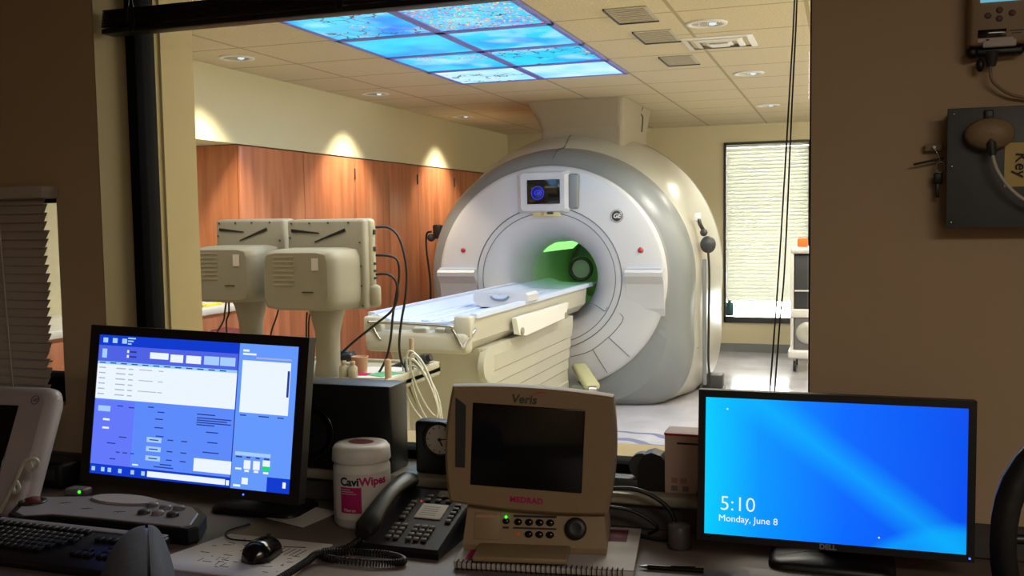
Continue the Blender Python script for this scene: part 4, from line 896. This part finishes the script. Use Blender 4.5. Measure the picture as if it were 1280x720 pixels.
# ------------------------------------------------------------------ things on the ledge
LZ = ZS
t = thing('loudspeaker', 'black box loudspeaker on the ledge behind the left monitor', 'loudspeaker', (-1.205, 2.165, LZ))
b = MB(); b.box((0, 0, 0.1075), (0.33, 0.10, 0.215), M['black_plastic'], bev=0.003); b.build('cabinet', t)
b = MB(TR(-0.06, -0.0505, 0.09) @ UP); b.lathe([(0.072, 0), (0.074, 0.003), (0.066, 0.005), (0.06, 0.001), (0.03, -0.004), (0.001, 0.002)], M['black_gloss'], n=40); b.build('driver', t)
t = thing('alarm_clock', 'square black clock with a round white dial on the ledge left of the cream monitor', 'clock', (-0.925, 2.165, LZ))
b = MB(); b.box((0, 0.0, 0.065), (0.125, 0.05, 0.13), M['black_plastic'], bev=0.008); b.build('case', t)
cc = (0.005, -0.026, 0.088)
b = MB(TR(*cc) @ UP); b.lathe([(0.044, 0), (0.044, 0.005), (0.037, 0.007), (0.036, 0.002)], M['black_plastic'], n=40); b.build('bezel', t)
b = MB(TR(*cc) @ UP); b.lathe([(0.0365, 0.0015), (0.001, 0.002)], M['paper'], n=40)
for k in range(12): b.box((0.030*sin(k*pi/6), 0.030*cos(k*pi/6), 0.0024), (0.0016, 0.006, 0.0005), M['ink'], rot=RZ(-k*pi/6))
dl = b.build('dial', t)
b = MB(TR(*cc) @ UP)
for a, l, wd in ((155, 0.017, 0.0035), (84, 0.024, 0.0024)): b.box((l/2*sin(radians(a)), l/2*cos(radians(a)), 0.0034), (wd, l, 0.0008), M['ink'], rot=RZ(-radians(a)))
b.cyl((0, 0, 0.002), (0, 0, 0.0045), 0.004, M['ink'], n=12); b.build('hands', dl)
t = thing('tape_dispenser', 'dark rounded tape dispenser on the ledge left of the white box', 'tape dispenser', (-0.405, 2.165, LZ))
b = MB(); prof = [(-0.03, 0), (0.04, 0), (0.04, 0.035), (0.035, 0.065), (0.02, 0.082), (0.0, 0.088), (-0.018, 0.082), (-0.027, 0.065), (-0.03, 0.04)]
b.loft([[(x, y, z) for x, z in prof] for y in (-0.025, 0.025)], M['black_plastic'], smooth=False); b.build('body', t)
b = MB(); b.box((-0.065, 0.0, 0.012), (0.07, 0.045, 0.024), M['dark_gray'], bev=0.005); b.cyl((-0.024, -0.012, 0.052), (-0.024, 0.014, 0.052), 0.030, M['dark_gray'], n=28); b.build('tape_roll', t)
t = thing('tissue_box', 'white upright box with a red top edge on the ledge behind the right monitor', 'box', (-0.312, 2.175, LZ))
wb = mat('box_white', (196, 172, 164), 0.6)
b = MB(); b.box((0, 0, 0.068), (0.125, 0.075, 0.136), wb, bev=0.0015); b.build('carton', t)
b = MB(); b.box((0, -0.038, 0.133), (0.125, 0.0015, 0.005), M['red']); b.box((-0.063, 0, 0.1335), (0.0015, 0.075, 0.004), M['ink']); b.rect(-0.035, -0.0, 0.02, 0.004, 0.0386, M['ink'], TR(0, 0, 0.112) @ UP)
for x, z in ((-0.04, 0.030), (-0.02, 0.030), (-0.04, 0.012), (-0.015, 0.012)): b.rect(x-0.008, -0.006, x+0.006, 0.006, 0.0386, M['faded'] if z > 0.02 else M['lavender_dark'], TR(0, 0, z) @ UP)
b.build('print', t, 'red edge and small printing on the box')
b = MB(); b.tube([(-0.22, 2.14, 0.93), (-0.265, 2.115, 0.92), (-0.28, 2.11, 0.88), (-0.262, 2.108, 0.85), (-0.22, 2.11, 0.842)], 0.013, mat('purple_cable', (40, 32, 70), 0.4)); b.tube([(-0.30, 2.118, 0.845), (-0.26, 2.112, 0.842), (-0.2, 2.112, 0.85)], 0.006, M['cable_black'])
tag(b.build('headset_cable'), 'dark purple thick cable bent on the ledge beside the white box', 'cable')

# ------------------------------------------------------------------ wipes canister
t = thing('wipes_canister', 'white round wipes canister with a magenta label behind the telephone', 'canister', (-1.062, 2.005, 0.75))
r = 0.0665
b = MB(); b.lathe([(r-0.006, 0.0), (r, 0.006), (r, 0.135), (r-0.003, 0.142), (r-0.003, 0.150)], M['white_plastic'], n=56, caps=True); b.build('tub', t)
b = MB(); b.lathe([(r+0.001, 0.150), (r+0.002, 0.152), (r, 0.178), (r-0.006, 0.186), (r-0.02, 0.189), (0.018, 0.189), (0.014, 0.186), (0.001, 0.186)], M['white_plastic'], n=56); ld = b.build('lid', t)
b = MB(TR(0, 0, 0.1895)); b.lathe([(0.024, 0), (0.001, 0.0004)], mat('dark_red_print', (120, 30, 50), 0.5), n=28, sx=1.3); b.build('lid_emblem', ld, 'dark red emblem on the lid')
b = MB(); R0 = r+0.0006; cen = atan2(-1.0, 0.42)
def cyl_rect(a0, a1, z0, z1, m, rr_=R0, N=14): b.loft([[(rr_*cos(a0+(a1-a0)*k/N), rr_*sin(a0+(a1-a0)*k/N), z) for k in range(N+1)] for z in (z0, z1)], m, close=False, caps=False)
cyl_rect(radians(-125), radians(10), 0.022, 0.128, M['paper']); lbx = b.build('label', t)
b = MB(); cyl_rect(radians(-108), radians(-64), 0.038, 0.098, M['pink'], R0+0.0004); b.build('label_block', lbx, 'magenta block on the label')
b = MB()
b.xf = RZ(radians(90)+radians(-108)) @ UP @ TR(0, 0.110, R0+0.0005); b.text('Cavi', 0.026, M['ink'], wrap=R0, bold=0.0009, ext=0.0002, align='LEFT'); b.xf = RZ(radians(90)+radians(-68)) @ UP @ TR(0, 0.110, R0+0.0005); b.text('Wipes', 0.026, M['pink'], wrap=R0, bold=0.0009, ext=0.0002, align='LEFT')
b.build('lettering', lbx); b = MB(RZ(radians(90)+radians(-88)) @ UP @ TR(0, 0.045, R0+0.001)); b.text('Metrex', 0.010, M['white_plastic'], wrap=R0, ext=0.0001)
b.xf = Matrix()
for k in range(3): cyl_rect(radians(-106), radians(-86+6*k), 0.092-0.005*k, 0.094-0.005*k, M['lavender'], R0+0.0009)
b.xf = Matrix(); b.build('small_lettering', lbx, 'small white lettering')

# ------------------------------------------------------------------ telephone
t = thing('telephone', 'black desk telephone with many small keys in front of the wipes canister', 'telephone', (-0.885, 1.925, 0.75), 0.0)
b = MB(); ph = [(-0.10, -0.115, 0), (0.10, -0.115, 0)]
b.loft([[(-0.095, -0.115, 0.0), (0.098, -0.115, 0.0), (0.098, 0.115, 0.0), (-0.095, 0.115, 0.0)], [(-0.098, -0.118, 0.012), (0.10, -0.118, 0.012), (0.10, 0.115, 0.075), (-0.098, 0.115, 0.075)], [(-0.092, -0.112, 0.020), (0.095, -0.112, 0.020), (0.095, 0.105, 0.082), (-0.092, 0.105, 0.082)]], M['black_plastic'], smooth=False); b.build('body', t)
sl = math.atan2(0.062, 0.217); KP = TR(0, -0.112, 0.0205) @ RX(sl)
kt = mat('phone_key', (92, 88, 84), 0.5)
b = MB(); b.box((0, 0, 0), (0.013, 0.0085, 0.005), kt, bev=0.001); k0 = b.build('key', t); first = True
for row in range(4):
    for colk in range(5):
        x = (-0.030+0.0175*colk) if colk < 2 else (0.0+0.0175*colk-0.018)
        o = k0 if first else k0.copy(); first = False
        if o is not k0: COL.objects.link(o); o.parent = t
        o.matrix_local = KP @ TR(x, 0.028+0.0155*row, 0.002)
for row in range(5):
    for x in (-0.030, 0.078):
        o = k0.copy(); COL.objects.link(o); o.parent = t; o.matrix_local = KP @ TR(x, 0.103+0.0155*row, 0.002)
for row in range(2):
    for j in range(3): o = k0.copy(); COL.objects.link(o); o.parent = t; o.matrix_local = KP @ TR(0.0+0.025*j, 0.178+0.015*row, 0.002)
b = MB(KP); b.box((0.026, 0.135, 0.001), (0.062, 0.056, 0.003), M['paper'], bev=0.001)
for j in range(5): b.box((0.022, 0.118+0.008*j, 0.0028), (0.04-0.004*(j % 2), 0.001, 0.0004), M['silver_panel'])
b.build('index_card', t, 'white paper index card'); b = MB(KP); b.box((0.045, 0.205, 0.002), (0.06, 0.024, 0.003), mat('phone_display', (108, 102, 84), 0.4), bev=0.001); b.build('display', t)
b = MB(KP); b.sphere((-0.012, 0.168, 0.004), 0.0022, M['led_red'], seg=8); b.build('status_light', t)
b = MB(); hp_ = []
for k in range(13):
    s_ = k/12; y = -0.13+0.25*s_; z = 0.045+0.055*s_+0.022*sin(pi*s_); rw = 0.030-0.010*sin(pi*s_); rh = 0.021-0.007*sin(pi*s_)
    if k in (0, 12): rw *= 0.6; rh *= 0.6
    hp_.append([(-0.068+rw*cos(2*pi*j/18), y+0.0*j, z+rh*sin(2*pi*j/18)) for j in range(18)])
b.loft(hp_, M['black_plastic']); b.build('handset', t)
# curled handset cord lying on the desk
pts = []; path = []
N = 260; pp = [Vector(p) for p in ((-0.955, 1.795, 0.785), (-1.0, 1.79, 0.760), (-1.03, 1.765, 0.759), (-1.0, 1.735, 0.759), (-0.90, 1.735, 0.759), (-0.845, 1.76, 0.759), (-0.88, 1.785, 0.76), (-0.96, 1.778, 0.762), (-1.02, 1.735, 0.768), (-1.03, 1.70, 0.762), (-1.035, 1.64, 0.759), (-1.04, 1.56, 0.759))]
def cr(P, t_):
    k = min(int(t_*(len(P)-1)), len(P)-2); u = t_*(len(P)-1)-k; a = P[max(k-1, 0)]; b_ = P[k]; c = P[k+1]; d = P[min(k+2, len(P)-1)]
    return 0.5*((2*b_)+(c-a)*u+(2*a-5*b_+4*c-d)*u*u+(3*b_-a-3*c+d)*u**3)
for k in range(N*5):
    s_ = k/(N*5-1); p = cr(pp, s_); q = cr(pp, min(1, s_+0.002))-cr(pp, max(0, s_-0.002)); q.normalize(); X = q.cross(Vector((0, 0, 1))).normalized(); Y = X.cross(q); a = 2*pi*k/9
    pts.append(p+X*(0.0065*cos(a))+Y*(0.0065*sin(a)))
b = MB(); b.tube(pts, 0.0019, M['cable_black'], n=4, smoothpath=False); tag(b.build('handset_cord'), 'black coiled telephone cord looped on the desk in front of the telephone', 'cord')

# ------------------------------------------------------------------ mouse, pad, keyboard, scan console
t = thing('mouse_pad', 'white sheet with black scribbles under the mouse', 'mouse pad', (-1.19, 1.715, 0.75))
poly = [(-0.175, -0.11), (0.165, -0.11), (0.145, 0.115), (-0.115, 0.115)]
b = MB(); b.prism(poly, 0.003, M['paper']); b.build('sheet', t)
b = MB(); random.seed(5)
for k in range(46):
    x, y = random.uniform(-0.10, 0.12), random.uniform(-0.095, 0.095); l = random.uniform(0.004, 0.022); a = random.choice([0, 0, 0.2, 1.5, 1.7])
    b.box((x, y, 0.0034), (l, 0.0010, 0.0006), M['ink'], rot=RZ(a))
for k in range(7): b.box((0.03+0.013*k, 0.045, 0.0034), (0.0015, 0.04, 0.0006), M['ink'], rot=RZ(-0.1))
b.box((0.075, 0.075, 0.0034), (0.05, 0.004, 0.0006), M['ink'], rot=RZ(0.2)); b.build('scribbles', t)
t = thing('computer_mouse', 'black computer mouse on the scribbled white sheet', 'mouse', (-1.150, 1.72, 0.754), 0.12)
b = MB(); rings = []
for k in range(11):
    s_ = k/10; y = -0.052+0.104*s_; g = sqrt(max(0.02, 1-(2*s_-1)**4)); hh_ = 0.044*g*(1-0.25*s_); ww = 0.034*g
    rings.append([(ww*cos(a), y, max(0.0, hh_*sin(a)**0.8 if sin(a) > 0 else 0)) for a in [pi*j/12 for j in range(13)]])
b.loft(rings, M['black_gloss']); b.build('body', t); b = MB(); b.cyl((-0.003, 0.032, 0.031), (0.003, 0.032, 0.031), 0.007, M['dark_gray'], n=16); b.build('scroll_wheel', t)
b = MB(); b.tube([(0, 0.052, 0.01), (-0.02, 0.075, 0.005), (-0.07, 0.075, 0.004), (-0.12, 0.085, 0.003), (-0.155, 0.14, 0.0), (-0.13, 0.20, -0.001)], 0.002, M['cable_black'], n=6); b.build('cable', t)

t = thing('computer_keyboard', 'black computer keyboard at the left front of the desk', 'keyboard', (-1.60, 1.612, 0.75), 0.0)
KT = RX(radians(5))
b = MB(KT); b.box((0, 0, 0.016), (0.47, 0.185, 0.018), M['black_plastic'], bev=0.006); b.box((0, 0.083, 0.0262), (0.46, 0.018, 0.003), M['silver_panel'], bev=0.001); b.build('body', t)
b = MB(); b.box((0, 0, 0), (0.0165, 0.0155, 0.009), M['black_plastic'], bev=0.002); key = b.build('key', t); first = True
rows = [(0.060, 0.0, 15), (0.034, 0, 15), (0.016, 0.004, 15), (-0.002, 0.008, 14), (-0.020, 0.012, 13), (-0.038, 0.0, 13)]
spots = [(-0.218+off+0.0186*k, ry) for ry, off, nk in reversed(rows) for k in range(nk)]
spots = [(0.166+0.0186*k, ry) for ry in (-0.038, -0.020, -0.002, 0.016, 0.034) for k in range(4 if ry > -0.03 else 3)]+[(0.0805+0.0186*k, ry) for ry, ks in ((-0.038, (1, 2, 3)), (-0.020, (2,)), (0.034, (1, 2, 3))) for k in ks]+spots
for n_, (kx, ky) in enumerate(spots[:98]):
    o = key if n_ == 0 else key.copy()
    if n_: COL.objects.link(o); o.parent = t
    o.matrix_local = KT @ TR(kx, ky, 0.0285)
b = MB(KT)
for kx, ky in spots[98:]: b.box((kx, ky, 0.0285), (0.0165, 0.0155, 0.009), M['black_plastic'], bev=0.002)
o = b.build('keys', t); o['kind'] = 'stuff'

def atz(x, y, z):
    d = _f + _r2*((x-640)/FPX) - _u2*((y-360)/FPX); return Vector((0, 0, CH)) + d*((z-CH)/d.z)
zt = 0.79
t = thing('scan_console', 'grey and black control console with push buttons behind the keyboard', 'control console', (-1.66, 1.90, 0.75))
out = [(10, 640), (22, 627), (45, 620), (110, 619), (200, 622), (250, 634), (258, 642), (248, 657), (235, 660), (120, 648), (60, 643), (20, 645)]
P = [atz(x, y, zt) for x, y in out]; P = [(p.x+1.66, p.y-1.90) for p in P]
cxm = sum(p[0] for p in P)/len(P); cym = sum(p[1] for p in P)/len(P)
def shr(k, z, dy=0): return [(cxm+(x-cxm)*k, cym+(y-cym)*k+dy, z) for x, y in P]
b = MB(); b.loft([shr(0.98, 0.0), shr(1.0, 0.006), shr(1.0, 0.034), shr(0.985, 0.038)], M['black_plastic'], smooth=False); b.build('housing', t)
b = MB(); b.loft([shr(0.925, 0.0382), shr(0.91, 0.0405)], M['silver_panel'], smooth=False); b.build('top_panel', t)
def onp(px, py): p = atz(px, py, zt); return (p.x+1.66, p.y-1.90)
b = MB(); x, y = onp(153, 626); pl = [(x+0.085*cos(a)*(1 if cos(a) < 0 else 1.15), y+0.028*sin(a)*1.2) for a in [2*pi*k/28 for k in range(28)]]
b.prism(pl, 0.006, M['lavender'], mx=TR(0, 0, 0.040)); b.build('wrist_pad', t, 'pale oval pad')
x, y = onp(41, 628); b = MB(TR(x, y, 0.0405)); b.lathe([(0.030, 0), (0.030, 0.004), (0.022, 0.005), (0.021, 0.002)], M['black_plastic'], n=28, sx=1.1); b.lathe([(0.018, 0.0), (0.017, 0.010), (0.001, 0.012)], M['maroon'], n=28); b.build('stop_button', t, 'round red stop button in a dark ring')
for px, py, mm in ((191, 633, 'silver_panel'), (207, 636, 'silver_panel'), (224, 637, 'silver_panel'), (180, 642, 'dark_gray'), (198, 643, 'silver_panel'), (216, 645, 'dark_gray')):
    x, y = onp(px, py); b = MB(TR(x, y, 0.0405)); b.lathe([(0.0125, 0), (0.0125, 0.005), (0.010, 0.008), (0.001, 0.0085)], M[mm], n=24, sx=1.2); b.build('push_button', t)
b = MB()
for px, py in ((80, 629), (107, 636), (148, 640)):
    x, y = onp(px, py)
    for d in (0, 1): b.box((x+0.008*d, y+0.005*d, 0.0408), (0.016, 0.0015, 0.0004), M['dark_gray']); b.box((x-0.008+0.01*d, y-0.003, 0.0408), (0.0015, 0.008, 0.0004), M['dark_gray'])
b.build('markings', t)
x, y = atz(104, 612, 0.765).x, atz(104, 612, 0.765).y
b = MB(); b.box((x-0.015, y, 0.760), (0.06, 0.035, 0.02), M['silver_panel'], bev=0.005); b.sphere((x+0.004, y-0.018, 0.764), 0.004, M['led_green'], seg=10); tag(b.build('switch_box'), 'small grey box with a bright green light behind the scan console', 'switch box')
# clear sleeve and paper on the desk
b = MB(); q = [atz(*p_, 0.751) for p_ in ((330, 648), (395, 634), (425, 640), (378, 660))]; b.prism([(p_.x, p_.y) for p_ in q], 0.0015, mat('greenish_film', (96, 100, 72), 0.25)); b.prism([(p_.x*0.97-0.034, p_.y*0.97+0.058) for p_ in q], 0.0008, M['paper'], mx=TR(0, 0, 0.0016)); o = b.build('plastic_sleeve'); o.location.z = 0.7502
tag(o, 'greenish clear plastic sleeve on the desk left of the wipes canister', 'sleeve')

# ------------------------------------------------------------------ tilted touch device at the far left
t = thing('touch_display', 'pale lavender tilted touch display at the left edge of the desk', 'display', (-2.085, 1.90, 0.75), 0)
Mx = TR(0.01, -0.07, 0.153) @ RZ(0.10) @ RX(radians(-26))
def rrect(w_, h_, y, r=0.03, n=5):
    P = []
    for cx_, cz_, a0 in ((w_-r, h_-r, 0), (-w_+r, h_-r, 90), (-w_+r, -h_+r, 180), (w_-r, -h_+r, 270)):
        for j in range(n): a = radians(a0+j*90/(n-1)); P.append((cx_+r*cos(a), y, cz_+r*sin(a)))
    return P
b = MB(Mx); b.loft([rrect(0.195, 0.143, -0.006), rrect(0.207, 0.155, 0.0), rrect(0.215, 0.162, 0.012), rrect(0.217, 0.163, 0.03), rrect(0.205, 0.15, 0.055), rrect(0.15, 0.10, 0.065)], M['lavender']); b.build('case', t)
b = MB(Mx); b.box((-0.025, -0.0062, -0.01), (0.30, 0.004, 0.24), M['screen_off'], bev=0.002); b.build('screen', t)
b = MB(Mx @ TR(0.168, -0.0065, 0.125) @ UP); b.lathe([(0.0115, 0), (0.0115, 0.0006), (0.0100, 0.0006), (0.01, 0)], M['dark_gray'], n=28); b.text('GE', 0.011, M['dark_gray'], TR(0, 0, 0.0002), shear=0.3); b.build('logo', t)
b = MB(); b.loft([rr(-0.09, 0.09, -0.05, 0.10, 0.0, 0.03), rr(-0.09, 0.09, -0.05, 0.10, 0.012, 0.03), rr(-0.05, 0.05, 0.0, 0.06, 0.02, 0.02), rr(-0.045, 0.045, -0.02, 0.04, 0.11, 0.02)], M['lavender']); b.build('stand', t)
b = MB(); pts = [at(0, 640, 1.74), at(14, 612, 1.735), at(20, 600, 1.73), at(30, 578, 1.73), at(44, 574, 1.735), at(47, 580, 1.74), at(40, 588, 1.75)]
b.tube(pts, 0.0042, M['cable_white']); p_ = at(36, 582, 1.725); b.box(p_, (0.022, 0.004, 0.014), M['paper'], rot=RY(radians(-18)), bev=0.001)
b.tube([at(20, 600, 1.73), at(24, 610, 1.74), at(18, 616, 1.745), at(16, 606, 1.74)], 0.0042, M['cable_white']); tag(b.build('white_cable'), 'white cable with a paper tag hanging over the lavender touch display', 'cable')
b = MB(); p_ = at(58, 600, 2.03); p_.x -= 0.0; b.box((p_.x, 2.06, 0.785), (0.12, 0.08, 0.07), M['black_plastic'], bev=0.01); b.box((p_.x, 2.018, 0.79), (0.08, 0.004, 0.03), M['dark_gray'], bev=0.001); tag(b.build('power_supply'), 'black box on the desk beside the lavender touch display', 'power supply')

# ------------------------------------------------------------------ right wall: key box, detector
t = thing('junction_box', 'grey metal box with corner screws on the wall right of the window', 'wall box', (0.315, YW, 1.537))
wbx = 0.125
b = MB(); b.box((0, -0.031, 0), (2*wbx-0.01, 0.058, 0.222), M['gray_box'], bev=0.002); b.build('body', t)
b = MB(); b.box((0, -0.063, 0), (2*wbx, 0.005, 0.232), M['gray_box'], bev=0.001); b.build('cover', t)
for x, z in ((-0.114, 0.105), (-0.116, 0.004), (-0.116, -0.105), (0.012, 0.107), (0.114, 0.105), (0.114, -0.105)):
    b = MB(); b.sphere((x, -0.0665, z), 0.0025, M['metal'], (1, 0.4, 1), 10); b.build('screw', t)
t = thing('cable_cap', 'cream dome shaped cap with a thick grey cable on the grey wall box', 'cable cap', (0.262, YW-0.068, 1.60))
b = MB(); b.lathe([(0.012, 0.0), (0.030, -0.004), (0.044, -0.016), (0.040, -0.030), (0.020, -0.040), (0.001, -0.042)], M['cream_plastic'], 'Y', 36, mx=Matrix.Diagonal((1, 1, 0.70, 1))); b.build('dome', t)
b = MB(); b.cyl((0, -0.03, -0.012), (0.004, -0.034, -0.042), 0.011, M['dark_gray'], r1=0.006, n=16); b.box((0, -0.002, 0.036), (0.016, 0.004, 0.022), M['black_plastic'], bev=0.002); b.build('gland', t)
b = MB(); b.tube([(0.002, -0.034, -0.035), (0.012, -0.036, -0.07), (0.035, -0.036, -0.105), (0.065, -0.034, -0.13), (0.11, -0.03, -0.15), (0.16, -0.02, -0.165)], 0.0034, M['cable_white']); b.build('cable', t)
t = thing('sticky_note', 'yellow sticky note with the word Key on the grey wall box', 'note', (0.331, YW-0.067, 1.541))
b = MB(); b.loft([[(-0.040+0.08*k/6, -0.0006-0.003*(k/6)**2, z) for k in range(7)] for z in (-0.042, 0.042)], M['yellow_note'], close=False, caps=False, smooth=True)
b.loft([[(-0.040+0.08*k/6, -0.0002-0.003*(k/6)**2, z) for k in range(7)] for z in (-0.042, 0.042)], M['yellow_note'], close=False, caps=False, smooth=True); b.build('paper', t)
b = MB(TR(-0.012, -0.0042, 0.0) @ UP @ RZ(-pi/2)); b.text('Key', 0.030, M['ink'], ext=0.0002, shear=0.1); b.build('writing', t)
t = thing('hanging_key', 'small key with a black fob hanging at the left side of the grey wall box', 'key', (0.178, YW-0.02, 1.53))
b = MB(); b.box((-0.008, 0.008, 0.052), (0.034, 0.014, 0.014), M['cream_plastic'], bev=0.002); b.cyl((-0.008, 0.0, 0.052), (-0.008, -0.008, 0.052), 0.003, M['metal'], n=8); b.build('clip', t)
b = MB(); b.cyl((-0.046, -0.004, 0.019), (0.010, -0.004, 0.030), 0.0022, M['black_plastic'], n=8); b.build('rod', t)
b = MB(); b.tube([(0.004+0.008*cos(a), -0.006, 0.012+0.011*sin(a)) for a in [2*pi*k/12 for k in range(13)]], 0.001, M['metal'], n=5); b.tube([(-0.008, -0.007, 0.05), (0.0, -0.007, 0.035), (0.004, -0.006, 0.023)], 0.001, M['metal'], n=5)
b.box((0.0, -0.006, -0.010), (0.017, 0.004, 0.022), M['black_plastic'], bev=0.003); b.box((-0.001, -0.006, -0.034), (0.007, 0.003, 0.028), M['metal_dark'], bev=0.001); b.build('key', t)
t = thing('gas_monitor', 'cream wall mounted meter with a small blue lit display in the top right corner', 'meter', (0.280, YW, 1.783))
b = MB(); b.box((0, -0.024, 0.075), (0.104, 0.046, 0.17), M['cream_plastic'], bev=0.008, seg=3); b.build('case', t)
b = MB(); b.box((0.002, -0.048, 0.0935), (0.072, 0.002, 0.045), emit('lcd_blue', (120, 190, 215), 0.75), bev=0.006); b.box((-0.018, -0.0495, 0.077), (0.016, 0.0006, 0.002), emit('lcd_ink', (30, 60, 90), 0.4)); b.box((-0.008, -0.0495, 0.082), (0.03, 0.0006, 0.0015), bpy.data.materials['lcd_ink']); b.build('display', t, 'pale blue lit display')
for x, z in ((-0.020, 0.046), (0.022, 0.048), (0.0, 0.055), (0.0, 0.039)):
    b = MB(); b.sphere((x, -0.048, z), 0.0062, M['bottle_tan'] if 0 else mat('meter_button', (96, 74, 66), 0.5) if 'meter_button' not in bpy.data.materials else bpy.data.materials['meter_button'], (1, 0.4, 1), 12); b.build('button', t)
b = MB(); b.box((-0.012, -0.0478, 0.012), (0.050, 0.002, 0.015), M['screen_off'], bev=0.001); b.box((-0.006, -0.0478, -0.001), (0.062, 0.002, 0.007), M['paper']); b.box((0.001, -0.045, -0.008), (0.058, 0.012, 0.013), M['paper'], bev=0.002); b.box((-0.02, -0.0492, -0.001), (0.006, 0.0006, 0.004), M['ink']); b.build('labels', t)
b = MB(); b.text('OXYGEN', 0.006, M['dark_gray'], TR(0.028, -0.0478, 0.023) @ UP) if 0 else b.box((0.030, -0.0478, 0.015), (0.024, 0.0008, 0.002), M['dark_gray']); b.box((0.03, -0.0478, 0.010), (0.018, 0.0008, 0.0015), M['dark_gray']); b.build('small_print', t)
b = MB(); b.box((0.0, -0.022, -0.02), (0.092, 0.03, 0.016), M['black_plastic'], bev=0.005); b.sphere((-0.045, -0.03, -0.02), 0.012, M['black_plastic']); b.sphere((-0.030, -0.03, -0.045), 0.010, M['black_plastic'], (0.8, 0.8, 1.3)); b.sphere((0.046, -0.03, -0.010), 0.010, M['black_plastic'], (0.8, 0.8, 1.4)); b.build('clamp', t)
b = MB(); b.cyl((-0.01, -0.028, -0.02), (-0.01, -0.028, -0.048), 0.015, M['dark_gray'], r1=0.008, n=16); b.tube([(-0.012, -0.028, -0.045), (-0.010, -0.03, -0.07), (0.0, -0.028, -0.085), (0.03, -0.02, -0.105), (0.09, -0.012, -0.118)], 0.003, M['cream_plastic']); b.build('sensor_cable', t)

# ------------------------------------------------------------------ chairs in front of the desk
def chair_base(t, ang=0.3):
    b = MB(); b.lathe([(0.032, 0.08), (0.032, 0.20), (0.024, 0.205), (0.024, 0.43)], M['black_plastic'], n=20, caps=True); b.build('gas_lift', t)
    for k in range(5):
        a = ang+2*pi*k/5; b = MB(RZ(a)); b.loft([[(x, y*w_, z) for y, z in ((-1, z0), (1, z0), (0.7, z1), (-0.7, z1))] for x, w_, z0, z1 in ((0.02, 0.03, 0.08, 0.13), (0.28, 0.02, 0.075, 0.10))], M['black_plastic'], smooth=False)
        for s_ in (-1, 1): b.cyl((0.27, s_*0.010, 0.03), (0.27, s_*0.028, 0.03), 0.0295, M['black_plastic'], n=16)
        b.cyl((0.27, -0.028, 0.03), (0.27, 0.028, 0.03), 0.006, M['metal'], n=8); b.cyl((0.27, 0, 0.03), (0.27, 0, 0.085), 0.007, M['metal'], n=8); b.build('leg', t)
t = thing('office_chair', 'grey upholstered office chair turned sideways in front of the keyboard, only its back showing', 'chair', (-1.135, 0.915, -0.0), 0.70)
chair_base(t)
b = MB(); b.box((0, 0, 0.475), (0.46, 0.46, 0.09), M['fabric_gray'], bev=0.04, seg=4); b.build('seat', t)
def pad(x0, x1, tw):
    "half of the back cushion: rounded slab in the YZ plane between x0 and x1"
    rings = []
    for fx, g in [(q_/9, sqrt(1-0.55*(1-q_/9)**2.4)) for q_ in range(10)]:
        x = x0+(x1-x0)*fx; ring = []
        for k in range(40):
            a = 2*pi*k/40; c, s_ = cos(a), sin(a); q = (abs(c)**3.2+abs(s_)**3.2)**(-1/3.2); ring.append((x+tw*(s_*q), 0.21*c*q*g, 0.765+0.245*s_*q*g))
        rings.append(ring)
    return rings
b = MB(TR(0.28, 0.0, 0)); b.loft(pad(-0.070, 0.0, 0.0), M['fabric_gray']); bk = b.build('back_cushion', t)
b = MB(TR(0.28, 0.0, 0)); b.loft(pad(0.040, 0.004, 0.0), M['fabric_gray']); b.build('back_shell', t)
b = MB(TR(0.28, 0.0, 0)); b.loft([[(x, 0.2055*c*(abs(c)**3.2+abs(s_)**3.2)**(-1/3.2), 0.765+0.241*s_*(abs(c)**3.2+abs(s_)**3.2)**(-1/3.2)) for c, s_ in [(cos(2*pi*k/40), sin(2*pi*k/40)) for k in range(40)]] for x in (-0.001, 0.005)], M['black_plastic']); b.build('seam', bk)
b = MB(); b.tube([(0.05, 0, 0.44), (0.2, 0.02, 0.44), (0.29, 0.03, 0.5), (0.30, 0.04, 0.66)], 0.022, M['black_plastic'], n=12); b.build('back_bar', t)
t = thing('office_chair', 'black framed office chair at the bottom right edge, curved back frame showing', 'chair', (0.375, 1.02, 0), -0.15)
chair_base(t, 0.6)
b = MB(); b.box((0, -0.02, 0.475), (0.48, 0.46, 0.08), M['black_plastic'], bev=0.035, seg=4); b.build('seat', t)
b = MB()
ring = []
for k in range(48):
    a = 2*pi*k/48; c, s_ = cos(a), sin(a); q = (abs(c)**2.4+abs(s_)**2.4)**(-1/2.4); X, Z = 0.225*c*q, 0.16*s_*q
    dx, dz = c*0.013, s_*0.013
    y = 0.13-0.05*(c*c)
    ring.append([(X-dx, y-0.014, 1.10+Z-dz), (X+dx, y-0.010, 1.10+Z+dz), (X+dx, y+0.012, 1.10+Z+dz), (X-dx, y+0.014, 1.10+Z-dz)])
ring.append(ring[0]); b.loft(ring, M['black_plastic'], caps=False); b.build('back_frame', t)
b = MB()
for k in range(-7, 8):
    z = 1.10+0.02*k; hw_ = 0.215*(max(0.0, 1-(abs(0.02*k)/0.155)**2.4))**(1/2.4)
    if k in (-4, 0, 4): b.tube([(-hw_, 0.09, z), (0, 0.145, z), (hw_, 0.09, z)], 0.006, M['black_plastic'], n=6)
b.build('back_straps', t)
b = MB(); b.tube([(0, 0.0, 0.43), (0, 0.16, 0.43), (0, 0.18, 0.60), (0, 0.15, 0.95)], 0.022, M['black_plastic'], n=12); b.build('back_bar', t)
